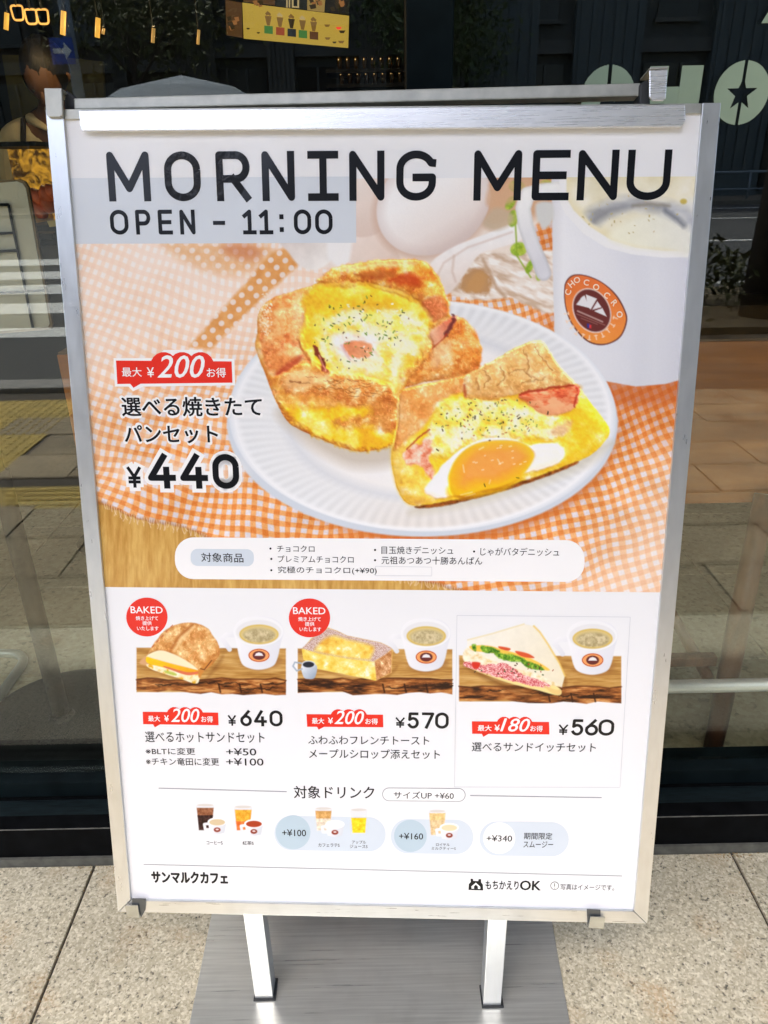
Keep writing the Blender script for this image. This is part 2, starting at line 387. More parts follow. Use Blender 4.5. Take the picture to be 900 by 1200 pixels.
def paint_hero(X, Y):
    p = Paint(X, Y, (240, 240, 240)); x, y = p.X, p.Y
    # gingham tablecloth
    wob = 2.2 * (fbm(x, y, 60, 1, 2) - .5) * 6
    ra = np.hypot(x - 420, y + 420)
    g = (ra + wob) / 12.0; c = (np.arctan2(x - 420, y + 420) * 980 + wob) / 12.0
    def band(t):
        t = t - np.floor(t); return sm(.04, .16, t) * (1 - sm(.54, .66, t))
    a, b = band(g), band(c)
    sat = sm(150, 420, y + (x - 150) * .02) * .6 + sm(480, 620, y) * .4
    sat = np.where(x > 560, np.maximum(sat, sm(330, 420, y)), sat)
    sat = sat + .5 * sm(.5, .7, fbm(x, y, 70, 9, 2)) * (y > 420)
    sat = np.clip(sat, .0, 1)
    fl = sm(60, 260, x - 0) 
    dark = np.array((236, 138, 62.)); mid = np.array((246, 178, 112.)); lite = np.array((232, 224, 230.))
    ab = a * b
    col = lite * ((1 - a) * (1 - b))[:, None] + mid * (a * (1 - b) + b * (1 - a))[:, None] + dark * ab[:, None]
    thread = (vnoise(x * 1.6, y * .5, 5) + vnoise(x * .5, y * 1.6, 8) - 1) * 13
    fold = np.sin((x * .55 + y * .83 + 26 * fbm(x, y, 90, 6, 2)) / 17) * 5 + (fbm(x * .7 + y * .7, y - x * .4, 26, 15, 3) - .5) * 34
    col = col + thread[:, None] + fold[:, None]
    # washed-out upper left, bright lower right corner
    wash = (1 - sm(400, 560, y + .22 * (x - 90))) * (x < 430) * .86
    wash = np.maximum(wash, sm(0, 1, (x - 640) / 160 + (y - 560) / 170 - .35) * .62)
    wash = np.maximum(wash, (1 - sm(80, 200, x)) * (1 - sm(520, 620, y)) * .5)
    wash = np.clip(wash + .12 * (fbm(x, y, 50, 77, 2) - .5) * 2 * (y < 520), 0, 1)
    pink = np.array((255, 246, 238.)) * (1 - (np.maximum(a, b) * .20)[:, None]) + np.array((250, 200, 168.)) * (np.maximum(a, b) * .20)[:, None]
    shade_r = sm(610, 640, x) * (1 - sm(480, 560, y)) * .25
    col = col * (1 - wash[:, None]) + pink * wash[:, None]
    col = col * (1 - shade_r[:, None]) + np.array((214, 96, 34.)) * shade_r[:, None]
    p.C[:] = col
    # folded hem band, deeper orange with white dots
    def hem(x, y, d):
        u = (x * .62 + y * .78); v = (x * .78 - y * .62)
        du = (u / 11.0) % 1 - .5; dv = (v / 13.0) % 1 - .5
        dot = 1 - sm(.22, .36, np.hypot(du, dv * 1.1))
        c0 = ramp(np.clip(fbm(x, y, 8, 4, 3), 0, 1), [(0, (224, 144, 66)), (1, (244, 178, 104))])
        return c0 * (1 - dot[:, None] * .9) + np.array((245, 232, 226.)) * dot[:, None] * .9
    p.shape([(222, 406), (246, 410), (300, 356), (352, 308), (372, 296), (340, 288), (318, 296), (284, 336), (250, 374)], hem, 2.4, smooth=False, wob=1.5, alpha=.9)
    p.shape([(190, 286), (206, 300), (240, 316), (280, 322), (312, 308), (320, 294), (300, 284), (200, 282)], hem, 7, alpha=.5)
    p.shape([(262, 288), (290, 286), (306, 296), (296, 304), (268, 300)], (206, 110, 66), 6, alpha=.5)
    # wood table corner, frayed cloth edge
    edge = [(95, 585), (122, 592), (150, 605), (180, 612), (215, 618), (250, 634), (300, 655), (360, 666), (420, 668), (470, 676), (520, 688), (560, 700), (560, 720), (60, 720), (60, 580)]
    p.shape([(a_, b_ - 2) for a_, b_ in edge], (140, 76, 30), 3, smooth=False, wob=3, alpha=.8)
    p.shape(edge, wood_fn(3, .8, .10, ((186, 134, 58), (208, 160, 80), (226, 184, 104))), 1.2, smooth=False, wob=3)
    for k in range(150):
        t = k / 150; xx = 122 + 440 * t; yy = np.interp(xx, [q[0] for q in edge[:12]], [q[1] for q in edge[:12]])
        l = 2 + 6 * hsh(k, 2, 6); dx = (hsh(k, 1, 6) - .5) * 9
        p.stroke([(xx, yy - 3), (xx + dx * .4, yy + l * .5), (xx + dx, yy + l)], .35, (246, 226, 206), .5, .75)
    # things behind: eggs, linen, leaves
    p.shape([(330, 276), (350, 300), (372, 314), (400, 314), (420, 300), (440, 312), (560, 330), (600, 300), (640, 250), (640, 200), (330, 200)],
            grad((244, 230, 220), (248, 234, 220), (400, 200), (560, 330), 30, 16, 5), 2, smooth=False)
    p.shape([(560, 205), (640, 205), (640, 246), (600, 262), (566, 262)], (220, 172, 132), 6, alpha=.9)
    p.shape([(322, 270), (338, 296), (352, 312), (372, 316), (392, 300), (400, 272)], grad((226, 214, 208), (250, 246, 240), (340, 270), (380, 316), 14, 26, 2), 1.6)
    p.shape([(398, 268), (404, 300), (420, 314), (450, 316), (470, 306), (444, 262), (420, 250)], grad((250, 236, 226), (236, 214, 200), (400, 270), (450, 314), 16, 12), 1.4)
    p.shape([(388, 270), (384, 300), (404, 316), (412, 290), (410, 262)], (250, 248, 246), 2.4)
    p.shape(ell(424, 232, 42, 46), grad((250, 240, 232), (230, 206, 192), (410, 200), (440, 280), 20, 6), 1.2)
    def eggf(x, y, d):
        t = np.clip(.35 + ((x - 478) * .45 + (y - 214) * .75) / 120, 0, 1)
        c = ramp(t, [(0, (255, 255, 255)), (.5, (254, 252, 250)), (.8, (246, 236, 230)), (1, (226, 208, 200))])
        e = np.clip(1 + d / 14, 0, 1) * .5
        return c * (1 - e[:, None]) + np.array((218, 198, 192.)) * e[:, None]
    p.shape(ell(507, 240, 73, 61, -32), (214, 178, 156), 5, alpha=.75)
    p.shape(ell(508, 238, 70, 58, -32), eggf, 1.0)
    # napkin
    def linen(seed):
        def f(x, y, d):
            n = fbm(x * .5 + y * .5, y * 1.6 - x * .7, 12, seed, 3)
            c = ramp(np.clip((n - .5) * 2.4 + .6, 0, 1), [(0, (214, 186, 160)), (.5, (240, 224, 208)), (1, (254, 250, 244))])
            return c
        return f
    p.shape([(524, 340), (540, 350), (570, 352), (600, 350), (650, 366), (660, 300), (610, 296), (565, 296), (520, 312)], linen(2), 1.6, wob=2)
    p.shape([(538, 336), (548, 318), (566, 314), (576, 330), (572, 344), (552, 344)], (196, 150, 104), 3.2, wob=4)
    p.shape([(546, 338), (556, 322), (566, 320), (570, 332), (560, 342)], (214, 160, 96), 3, wob=3, alpha=.6)
    p.shape([(504, 310), (530, 290), (570, 274), (604, 262), (612, 280), (580, 292), (560, 300), (534, 336), (520, 346), (508, 336)], grad((255, 255, 255), (240, 226, 216), (540, 275), (550, 330), 12, 14), 1.2)
    p.shape([(572, 300), (590, 296), (620, 308), (646, 330), (650, 356), (622, 350), (596, 338), (580, 322)], linen(8), 1.4)
    p.stroke([(566, 304), (574, 320), (582, 338), (592, 348)], 2.0, (196, 160, 128), 1.4, .7)
    p.stroke([(532, 300), (530, 318), (534, 330)], 1.2, (222, 200, 186), 1.5, .8); p.stroke([(506, 336), (520, 308), (548, 290), (600, 272)], .8, (214, 186, 170), 1.6, .6)
    # leaves
    for cx, cy, a_, b_, r in ((601, 256, 6, 10, 10), (608, 292, 10, 8, -10), (598, 238, 5, 9, 30), (606, 219, 10, 7, 10), (621, 312, 4, 9, 25), (632, 322, 4, 7, 10), (640, 216, 8, 5, 0), (628, 300, 4, 8, 40)):
        p.shape(ell(cx, cy, a_, b_, r, 18), lambda x, y, d: ramp(np.clip(fbm(x, y, 5, 3, 3), 0, 1), [(0.2, (120, 170, 30)), (.8, (206, 222, 80))]), 1.1, alpha=.92)
    p.stroke([(604, 262), (606, 300), (622, 325)], 1, (150, 180, 50), .8, .8)
    p.shape([(572, 222), (580, 214), (640, 212), (640, 216), (602, 236), (584, 244), (570, 240)], (224, 180, 142), 2.5, alpha=.75)
    p.shape([(566, 262), (580, 244), (600, 250), (600, 262), (580, 270)], (206, 186, 158), 3, alpha=.8)
    # cup
    p.shape([(640, 400), (700, 470), (812, 470), (812, 440), (700, 440)], (196, 92, 40), 7, alpha=.55)
    def cupf(x, y, d):
        t = (x - 648) / 160
        c = ramp(np.clip(t, 0, 1), [(0, (232, 232, 236)), (.08, (246, 247, 250)), (.35, (240, 241, 246)), (.6, (228, 230, 238)), (.75, (232, 234, 241)), (1, (222, 224, 234))])
        c = c - (sm(300, 460, y) * 10)[:, None]
        return c
    p.shape([(646, 200), (647, 260), (648, 330), (650, 400), (672, 430), (706, 446), (745, 453), (780, 450), (815, 440), (820, 200)], cupf, .8, smooth=False)
    p.stroke([(652, 222), (634, 224), (618, 228), (613, 244), (616, 264), (624, 288), (632, 306), (637, 320)], 9.0, lambda x, y, d: grad((255, 255, 252), (226, 226, 232), (612, 230), (640, 300))(x, y, d) - (np.clip(1 + d / 4, 0, 1) * 22)[:, None], 1.0)
    p.shape([(628, 240), (640, 236), (648, 240), (648, 258), (638, 268), (630, 258)], (222, 222, 218), 2)
    rim = [(655, 200), (656, 236), (662, 250), (684, 274), (710, 290), (740, 298), (777, 302), (820, 301), (820, 200)]
    p.shape(rim, (250, 250, 250), .8, smooth=False)
    ins = [(664, 200), (664, 232), (672, 246), (692, 266), (716, 281), (745, 290), (780, 294), (820, 294), (820, 200)]
    def foam(x, y, d):
        n = fbm(x, y, 26, 8, 4)
        c = ramp(np.clip((n - .5) * 2 + .5, 0, 1), [(0, (236, 228, 196)), (.5, (246, 240, 214)), (1, (252, 248, 230))])
        e = np.clip(1 + d / 12, 0, 1) * .5
        return c * (1 - e[:, None]) + np.array((244, 228, 168.)) * e[:, None]
    p.shape(ins, foam, 1, smooth=False)
    p.shape([(714, 276), (728, 262), (748, 254), (780, 246), (820, 236), (820, 296), (780, 294), (745, 290), (722, 284)], grad((252, 250, 226), (240, 240, 232), (730, 280), (810, 250), 12, 8), 5)
    INS = catmull(ins, 3); inside = lambda x, y: sm(2, 7, -psdf(np.array(ins, float), x, y))
    p.shape([(682, 262), (690, 246), (712, 236), (744, 231), (784, 236), (812, 250), (812, 268), (796, 262), (774, 250), (740, 247), (714, 254), (698, 266), (690, 268)], lambda x, y, d: ramp(fbm(x * .5, y * 1.2, 16, 12, 3), [(.25, (150, 152, 156)), (.5, (184, 188, 198)), (.8, (226, 226, 222))]), 6, wob=2, wsc=14, alpha=lambda x, y, d: .8 * inside(x, y))
    p.shape([(690, 262), (700, 250), (720, 241), (748, 237), (778, 241), (770, 246), (744, 243), (722, 248), (706, 257)], (140, 142, 148), 5, wob=1.5, wsc=12, alpha=lambda x, y, d: .6 * inside(x, y))
    p.stroke([(742, 241), (762, 239), (784, 241)], 1.6, (128, 118, 98), 2.5, .6, wob=1)
    p.stroke([(780, 247), (790, 254), (801, 264)], 2.2, (92, 98, 112), 3.4, .75, wob=1)
    p.specks(scatter(26, 735, 250, 66, 30, 31), [(196, 180, 120), (210, 190, 140)], 3, .4, 1.0)
    p.shape(ell(801, 236, 4, 3.2), (206, 180, 70), 1, alpha=.8)
    p.shape([(668, 320), (690, 312), (740, 318), (744, 320), (742, 440), (700, 440), (668, 420)], (236, 237, 243), 9, alpha=.35)
    # cup emblem
    p.shape([(661, 344), (663, 330), (672, 322), (688, 323), (706, 331), (722, 345), (732, 362), (735, 376), (728, 394), (714, 403), (698, 404), (684, 397), (670, 380), (663, 362)], (92, 40, 36), .7)
    p.shape([(662, 344), (664, 331), (673, 323), (688, 324), (706, 332), (721, 346), (731, 363), (733.5, 376), (727, 393), (713, 402), (698, 402.5), (685, 396), (671, 379.5), (664, 362)],
            grad((240, 122, 62), (250, 158, 72), (700, 326), (690, 400), 9, 8), .7)
    p.shape(ell(693.5, 364, 21.5, 27.5, -28), (240, 214, 204), .7)
    p.shape(ell(693.5, 364, 20, 26, -28), (112, 52, 48), .7)
    for q in ([(675, 357), (683, 347), (691, 361)], [(686.5, 345), (699.5, 350), (692, 363), (688, 357)], [(700, 353), (705, 360), (694, 363)], [(696, 364.5), (706, 361), (711, 371)], [(680, 350), (685, 346), (691, 361)]):
        p.shape(q, (236, 234, 236), .5, smooth=False)
    p.shape([(688, 379), (692, 380), (692, 385), (688, 384)], (40, 60, 150), .6, smooth=False); p.shape([(690.5, 380), (693, 381), (693, 385), (690.5, 384.5)], (220, 60, 60), .6, smooth=False)
    p.stroke([(677, 364.5), (706, 377)], .9, (210, 180, 172), .6, .8); p.stroke([(676, 368), (709, 381)], .5, (170, 120, 112), .6, .8); p.stroke([(681, 373), (700, 380)], .4, (170, 120, 112), .6, .8)
    for k in range(11):                       # small lettering round the lower half of the emblem
        a_ = R(172 - k * 15.5); ex, ey = 697 + 30 * math.cos(a_) * .98 - 4, 363 + 33 * math.sin(a_); t_ = (math.cos(a_ + 1.57), math.sin(a_ + 1.57))
        n_ = (math.cos(a_), math.sin(a_)); p.stroke([(ex - n_[0] * 2.4, ey - n_[1] * 2.4), (ex + n_[0] * 2.4, ey + n_[1] * 2.4)], .7, (255, 226, 196), .5, .9)
        p.stroke([(ex + n_[0] * (2.2 if k % 2 else -2.2) - t_[0] * 1.6, ey + n_[1] * (2.2 if k % 2 else -2.2) - t_[1] * 1.6), (ex + n_[0] * (2.2 if k % 2 else -2.2) + t_[0] * 1.6, ey + n_[1] * (2.2 if k % 2 else -2.2) + t_[1] * 1.6)], .6, (255, 226, 196), .5, .9)
    # plate
    th_c = (495, 487)
    p.shape(ell(497, 500, 229, 138), (206, 104, 40), 7, alpha=lambda x, y, d: .75 * sm(470, 560, y) * sm(330, 460, x))
    p.shape(ell(495, 496, 229, 133), (214, 222, 232), 1.2)
    def platef(x, y, d):
        u = (x - 495) / 227; v = (y - 487) / 138; r = np.hypot(u, v); th = np.arctan2(v, u)
        rib = np.sin(th * 96 + 3 * np.sin(r * 5))
        k = sm(.68, .78, r) * (1 - sm(.93, .97, r))
        base = ramp(np.clip(r, 0, 1), [(0, (252, 252, 252)), (.62, (250, 248, 246)), (.70, (228, 230, 234)), (.76, (246, 247, 248)), (.93, (244, 246, 248)), (.965, (252, 253, 255)), (1, (226, 232, 240))])
        lit = 6 * rib + 4 * np.sin(th * 96 + 1.2)
        c = base + (lit * k * 1.1)[:, None] - (k * 6)[:, None]
        warm = sm(560, 620, y) * k * .14 * sm(360, 480, x)
        c = c * (1 - warm[:, None]) + np.array((236, 190, 140.)) * warm[:, None]
        cool = (1 - sm(250, 420, x)) * .10
        c = c * (1 - cool[:, None]) + np.array((214, 224, 232.)) * cool[:, None]
        return c
    p.shape(ell(495, 487, 227, 136, 1), platef, .9)
    # cast shade of pastry on the plate (part of the print)
    p.shape([(326, 480), (350, 512), (384, 535), (420, 548), (470, 540), (476, 500), (400, 470)], (204, 190, 172), 8, alpha=.75)
    p.shape([(700, 520), (722, 520), (716, 524), (690, 545), (640, 566), (560, 590), (480, 602), (520, 580), (600, 560)], (206, 196, 170), 6, alpha=.55)
    p.shape([(500, 430), (560, 440), (590, 430), (540, 470)], (214, 196, 176), 6, alpha=.4)
    # pale halo printed behind the price block
    for q_, w_ in (([(142, 477), (304, 477)], 11), ([(148, 509), (254, 509)], 10), ([(152, 553), (276, 553)], 19)):
        p.stroke(q_, w_ * .7, (252, 247, 244), 9, .55)
    # pastry one
    D1 = zl([(37, 235), (75, 185), (170, 150), (245, 125), (290, 80), (350, 62), (480, 45), (560, 42), (630, 55), (690, 140), (708, 235), (760, 250), (810, 320), (822, 370), (800, 440), (740, 458), (640, 470), (560, 490), (532, 540), (525, 640), (510, 690), (430, 715), (360, 712), (250, 670), (150, 620), (100, 540), (60, 440), (28, 350), (35, 300)], 3, 290, 290)
    p.shape(D1, crust(seed=2, lo=(200, 104, 36), mid=(242, 170, 66), hi=(252, 214, 120), edark=.35), .8, wob=.6, wsc=6, h=(0, 16, 22, 7, 7))
    p.shape(zl([(150, 560), (260, 560), (420, 560), (520, 600), (512, 685), (430, 710), (360, 706), (250, 664), (160, 615), (120, 540)], 3, 290, 290), cheese(4, (250, 210, 44), (255, 232, 112), 18, .5, (240, 176, 40)), 4, wob=5, h=(14, 2, 30, 7, 7))
    for q, a_ in (([(300, 610), (400, 590), (470, 560), (520, 580), (500, 640), (420, 630), (330, 640)], .85), ([(440, 500), (520, 540), (525, 640), (480, 640), (430, 560)], .8), ([(150, 470), (250, 500), (320, 560), (240, 540), (150, 520)], .5)):
        p.shape(zl(q, 3, 290, 290), crust(seed=9, lo=(186, 96, 44), mid=(220, 136, 62), hi=(240, 176, 96), sc=9), 4, wob=5, alpha=a_, h=(15, 2, 14, 6, 6))
    # left wall
    p.shape(zl([(45, 240), (80, 190), (170, 155), (215, 170), (200, 240), (180, 330), (220, 400), (180, 410), (120, 450), (70, 440), (45, 330)], 3, 290, 290), crust(seed=6, lo=(196, 92, 40), mid=(240, 152, 78), hi=(252, 206, 140), sc=16, red=.35, edark=.2), 2.2, wob=3, h=(4, 14, 24, 6, 6))
    p.specks(scatter(120, 311, 368, 9, 28, 5), [(252, 236, 208), (248, 216, 170)], 8, .3, .8)
    p.shape(zl([(100, 440), (180, 380), (190, 395), (120, 450)], 3, 290, 290), (192, 66, 34), 2, alpha=.7, wob=2)
    # top petal
    p.shape(zl([(246, 118), (290, 80), (350, 62), (480, 45), (560, 42), (630, 55), (690, 140), (708, 235), (640, 262), (600, 200), (540, 160), (440, 130), (330, 125)], 3, 290, 290), crust(seed=12, lo=(196, 84, 28), mid=(238, 152, 50), hi=(252, 204, 98), sc=14, red=.4, edark=.15), 2, wob=3, h=(6, 13, 20, 8, 6))
    p.shape(zl([(490, 120), (540, 95), (600, 100), (605, 130), (560, 135)], 3, 290, 290), (206, 66, 22), 3, alpha=.75, wob=3)
    p.shape(zl([(370, 95), (440, 80), (520, 85), (500, 105), (420, 110)], 3, 290, 290), (190, 92, 34), 2.5, alpha=.7, wob=3)
    p.shape(zl([(300, 75), (350, 66), (420, 60), (520, 48), (600, 55), (560, 65), (450, 72), (350, 84)], 3, 290, 290), (255, 226, 160), 2.5, alpha=.7, wob=3)
    p.shape(zl([(610, 190), (680, 170), (706, 230), (650, 262), (616, 230)], 3, 290, 290), crust(seed=14, lo=(196, 86, 50), mid=(232, 130, 84), hi=(246, 176, 130)), 2, alpha=.8)
    # filling
    p.shape(zl([(195, 175), (262, 128), (340, 132), (430, 125), (520, 155), (600, 190), (645, 250), (640, 310), (600, 390), (545, 440), (525, 500), (450, 472), (370, 450), (290, 440), (235, 400), (190, 320), (205, 240)], 3, 290, 290), cheese(21, (252, 214, 52), (255, 236, 120), 20, .5), 3.5, wob=3, h=(2, 3, 16, 9, 9))
    p.shape(zl([(300, 240), (400, 215), (520, 220), (600, 250), (640, 300), (600, 370), (540, 430), (520, 480), (430, 450), (300, 420), (250, 330)], 3, 290, 290), cheese(25, (252, 232, 110), (255, 250, 210), 12, .66, (244, 206, 70)), 6, wob=6, alpha=.9, h=(4, 2, 16, 10, 7))
    p.shape(zl([(300, 320), (340, 300), (420, 305), (460, 340), (440, 390), (370, 400), (310, 370)], 3, 290, 290), (250, 240, 240), 5, wob=3, alpha=.85)
    p.shape(zl([(340, 338), (400, 330), (440, 345), (425, 385), (370, 388), (350, 370)], 3, 290, 290), grad((226, 130, 84), (240, 168, 120), (400, 400), (430, 415), 5, 24), 1.6, wob=1.5)
    p.stroke(zl([(330, 345), (360, 395)], 3, 290, 290), 1.0, (196, 150, 160), 1.6, .6)
    p.stroke(zl([(238, 352), (250, 385), (262, 400), (268, 430), (284, 440)], 3, 290, 290), 2.4, (120, 34, 26), 1.0, .9, wob=2)
    p.stroke(zl([(252, 380), (264, 410), (276, 432)], 3, 290, 290), 1.0, (214, 140, 120), .8, .9)
    p.specks(scatter(60, 427, 385, 52, 42, 41), [(70, 110, 30), (96, 140, 44), (120, 160, 60), (50, 60, 24)], 11, .6, 1.5)
    p.specks(scatter(34, 422, 388, 62, 48, 47), [(60, 34, 22), (110, 60, 30), (40, 30, 24)], 12, .3, .9)
    p.specks(scatter(40, 440, 390, 56, 42, 49), [(255, 255, 248), (255, 250, 220)], 13, .5, 1.2)
    # right petal
    p.shape(zl([(650, 285), (700, 245), (760, 250), (812, 320), (822, 380), (795, 440), (640, 470), (558, 488), (590, 430), (640, 370)], 3, 290, 290), crust(seed=31, lo=(188, 88, 32), mid=(236, 148, 62), hi=(248, 196, 116), sc=12, red=.2, edark=.4), 1.6, wob=2, h=(4, 17, 24, 7, 6))
    p.shape(zl([(640, 300), (700, 255), (728, 240), (735, 255), (700, 310), (660, 345), (650, 330)], 3, 290, 290), grad((242, 186, 150), (220, 108, 74), (506, 385), (528, 380), 5, 30), 1.6, wob=1.5, h=(14, 5, 8, 3, 5))
    p.stroke(zl([(722, 240), (728, 255), (708, 290), (700, 305)], 3, 290, 290), 2.2, (96, 40, 40), 1.0, .8, wob=2)
    p.stroke(zl([(650, 355), (690, 320), (700, 305)], 3, 290, 290), .9, (190, 60, 30), .8, .8)
    p.shape(zl([(660, 350), (720, 330), (700, 400), (650, 420)], 3, 290, 290), (252, 226, 180), 4, alpha=.6, wob=3)
    # front petal rim
    p.shape(zl([(112, 480), (135, 440), (180, 425), (260, 438), (360, 455), (450, 472), (512, 500), (530, 560), (470, 545), (380, 560), (250, 520), (150, 510)], 3, 290, 290), crust(seed=37, lo=(176, 88, 34), mid=(226, 142, 62), hi=(248, 202, 130), sc=10, red=.12, streak=1.2, edark=.08), 3.6, wob=3, h=(14, 6, 16, 8, 6))
    p.shape(zl([(130, 470), (160, 440), (230, 440), (300, 460), (260, 480), (160, 500)], 3, 290, 290), (250, 214, 152), 3, alpha=.65, wob=3)
    for k in range(26):
        a0 = hsh(k, 7, 3); xx = 335 + 115 * a0; yy = 436 + 24 * hsh(k, 8, 3) + a0 * 12
        p.stroke([(xx, yy), (xx + 7, yy + 1.5 + 2 * hsh(k, 1, 2)), (xx + 13, yy + 1)], .4, (136, 66, 26), .6, .55, wob=2)
    # pastry two
    Z = lambda q: zl(q, 3, 440, 380)
    D2 = Z([(80, 262), (95, 230), (200, 205), (320, 180), (420, 125), (500, 80), (580, 58), (620, 110), (660, 165), (712, 215), (760, 280), (820, 360), (815, 400), (770, 450), (700, 490), (600, 530), (450, 580), (300, 620), (200, 640), (140, 638), (100, 620), (70, 560), (55, 470), (65, 400), (80, 330)])
    p.shape(D2, cheese(51, (248, 212, 50), (253, 228, 100), 16, .48, (244, 196, 40)), .8, wob=.8, n=4, h=(0, 12, 14, 5, 6))
    p.shape(Z([(60, 420), (110, 430), (180, 560), (230, 600), (140, 636), (100, 618), (70, 560), (55, 470)]), cheese(52, (248, 214, 90), (252, 236, 150), 12, .5, (232, 180, 80)), 3, alpha=.8)
    p.shape(Z([(140, 640), (200, 632), (300, 612), (450, 572), (600, 524), (700, 484), (705, 492), (600, 536), (450, 586), (300, 626), (200, 645), (150, 646)]), lambda x, y, d: ramp(fbm(x, y, 4, 4, 3), [(.2, (110, 56, 20)), (.8, (180, 104, 36))]), 1.0, wob=.8)
    p.shape(Z([(80, 262), (95, 230), (200, 205), (322, 182), (325, 235), (268, 250), (215, 300), (170, 360), (120, 400), (66, 440), (80, 330)]), crust(seed=55, lo=(212, 120, 52), mid=(240, 164, 84), hi=(246, 196, 128), sc=20, red=.08, edark=.1), 2.2, wob=1.5, h=(12, 10, 22, 4, 6))
    p.shape(Z([(312, 250), (318, 182), (420, 125), (500, 80), (580, 58), (620, 110), (665, 170), (700, 212), (620, 226), (500, 246), (400, 266), (330, 258)]), crust(seed=58, lo=(212, 150, 78), mid=(240, 188, 112), hi=(250, 214, 150), sc=14, red=.05, streak=.3, edark=.15), 1.2, wob=1.5, h=(14, 12, 20, 9, 6))
    for q in ([(520, 90), (540, 130), (530, 170), (545, 190)], [(560, 80), (590, 120), (620, 160)], [(380, 160), (400, 190), (380, 220)], [(440, 150), (455, 190), (430, 215)], [(470, 170), (520, 160), (560, 190)], [(600, 190), (560, 200), (520, 205)], [(350, 190), (360, 230)]):
        p.stroke(Z(q), .8, (158, 90, 36), 1.2, .6, wob=3)
        p.stroke(Z([(a_ + 8, b_ + 3) for a_, b_ in q]), .7, (252, 220, 160), 1.2, .6, wob=3)
    p.shape(Z([(325, 250), (430, 262), (560, 240), (700, 214), (720, 230), (640, 250), (540, 275), (400, 275)]), (236, 170, 60), 2.5, alpha=.7)
    p.stroke(Z([(312, 215), (316, 250)]), 1.6, (186, 70, 30), 1.4, .7)
    p.shape(Z([(225, 265), (330, 262), (420, 268), (540, 275), (600, 310), (680, 345), (640, 400), (540, 402), (430, 400), (340, 410), (260, 460), (200, 470), (180, 410), (205, 330)]), cheese(61, (252, 232, 104), (255, 249, 190), 11, .6, (246, 208, 66)), 3, wob=5, h=(12, 3, 14, 12, 7))
    p.shape(Z([(505, 250), (560, 236), (640, 226), (700, 215), (716, 226), (708, 285), (660, 315), (600, 322), (560, 300), (530, 272)]), lambda x, y, d: ramp(np.clip(fbm(x * .7, y * 1.6, 7, 66, 4) + (y - 455) / 60, 0, 1), [(.2, (196, 54, 34)), (.5, (232, 118, 74)), (.8, (246, 178, 130))]), 1.4, wob=1.5, h=(16, 6, 10, 4, 6))
    p.stroke(Z([(510, 246), (600, 228), (700, 214), (716, 228), (700, 290)]), 1.6, (176, 36, 26), 1.3, .75, wob=2)
    p.shape(Z([(620, 380), (650, 350), (690, 340), (690, 360), (650, 390)]), (232, 184, 130), 2.5, alpha=.8, wob=2)
    p.shape(Z([(100, 450), (150, 420), (190, 400), (200, 440), (190, 480), (210, 520), (205, 545), (190, 545), (160, 500), (110, 490)]), lambda x, y, d: ramp(fbm(x, y, 6, 3, 4), [(.25, (226, 120, 84)), (.6, (250, 196, 168)), (.8, (255, 226, 206))]), 2, wob=3)
    p.stroke(Z([(110, 440), (150, 400), (190, 370)]), .9, (182, 60, 34), .9, .85, wob=1)
    p.shape(Z([(172, 580), (220, 520), (240, 490), (300, 440), (380, 402), (470, 400), (540, 425), (560, 420), (640, 420), (665, 460), (620, 500), (500, 530), (260, 606), (200, 606)]), grad((255, 255, 252), (250, 248, 236), (500, 560), (650, 520), 10, 8), 1.3, wob=1, h=(14, 3, 8, 2, 8))
    p.shape(Z([(258, 525), (285, 470), (340, 425), (420, 408), (510, 414), (556, 450), (548, 490), (505, 540), (440, 572), (360, 590), (320, 606), (270, 598), (256, 560)]),
            lambda x, y, d: ramp(np.clip(-d / 20 + .35 * (fbm(x, y, 14, 5, 3) - .5) + (560 - y + (x - 570) * .2) / 130, 0, 1), [(0, (254, 206, 40)), (.35, (251, 186, 44)), (.8, (246, 164, 66)), (1, (247, 166, 78))]), 1.4, h=(14, 7, 14, 3, 9))
    p.shape(Z([(256, 570), (330, 590), (450, 560), (500, 540), (460, 580), (330, 612), (260, 610)]), (250, 206, 30), 2.5, alpha=.8)
    for q in ([(430, 475), (438, 490), (448, 485)], [(308, 495), (312, 520)], [(365, 440), (380, 432)], [(300, 600), (340, 590)], [(316, 606), (350, 596)], [(400, 560), (404, 548)], [(470, 430), (478, 428)]):
        p.stroke(Z(q), .6, (255, 250, 226), .8, .6)
    p.specks([(q[0] / 3 + 440, q[1] / 3 + 380) for q in ((218, 442), (444, 364), (540, 374), (505, 330), (606, 312), (350, 328), (236, 372), (456, 266), (500, 540), (384, 566), (300, 350))], [(44, 32, 18), (60, 50, 20)], 3, .9, 1.7)
    p.specks(scatter(60, 575, 488, 66, 24, 71), [(110, 140, 50), (150, 170, 70), (80, 100, 40), (190, 120, 60)], 15, .4, 1.2)
    p.specks(scatter(36, 570, 492, 66, 26, 77), [(60, 40, 24), (90, 60, 30)], 16, .25, .7)
    p.light()
    for k in range(14):
        q_ = (552 + 70 * hsh(k, 1, 91), 520 + 34 * hsh(k, 2, 91)); p.stroke([q_, (q_[0] + 1 + 1.5 * hsh(k, 4, 91), q_[1] - .6)], .5, (255, 248, 220), .6, .8)
    p.C[:] = np.clip(p.C + (vnoise(x * 1.1, y * 1.1, 9) - .5)[:, None] * 4, 0, 255)
    return p

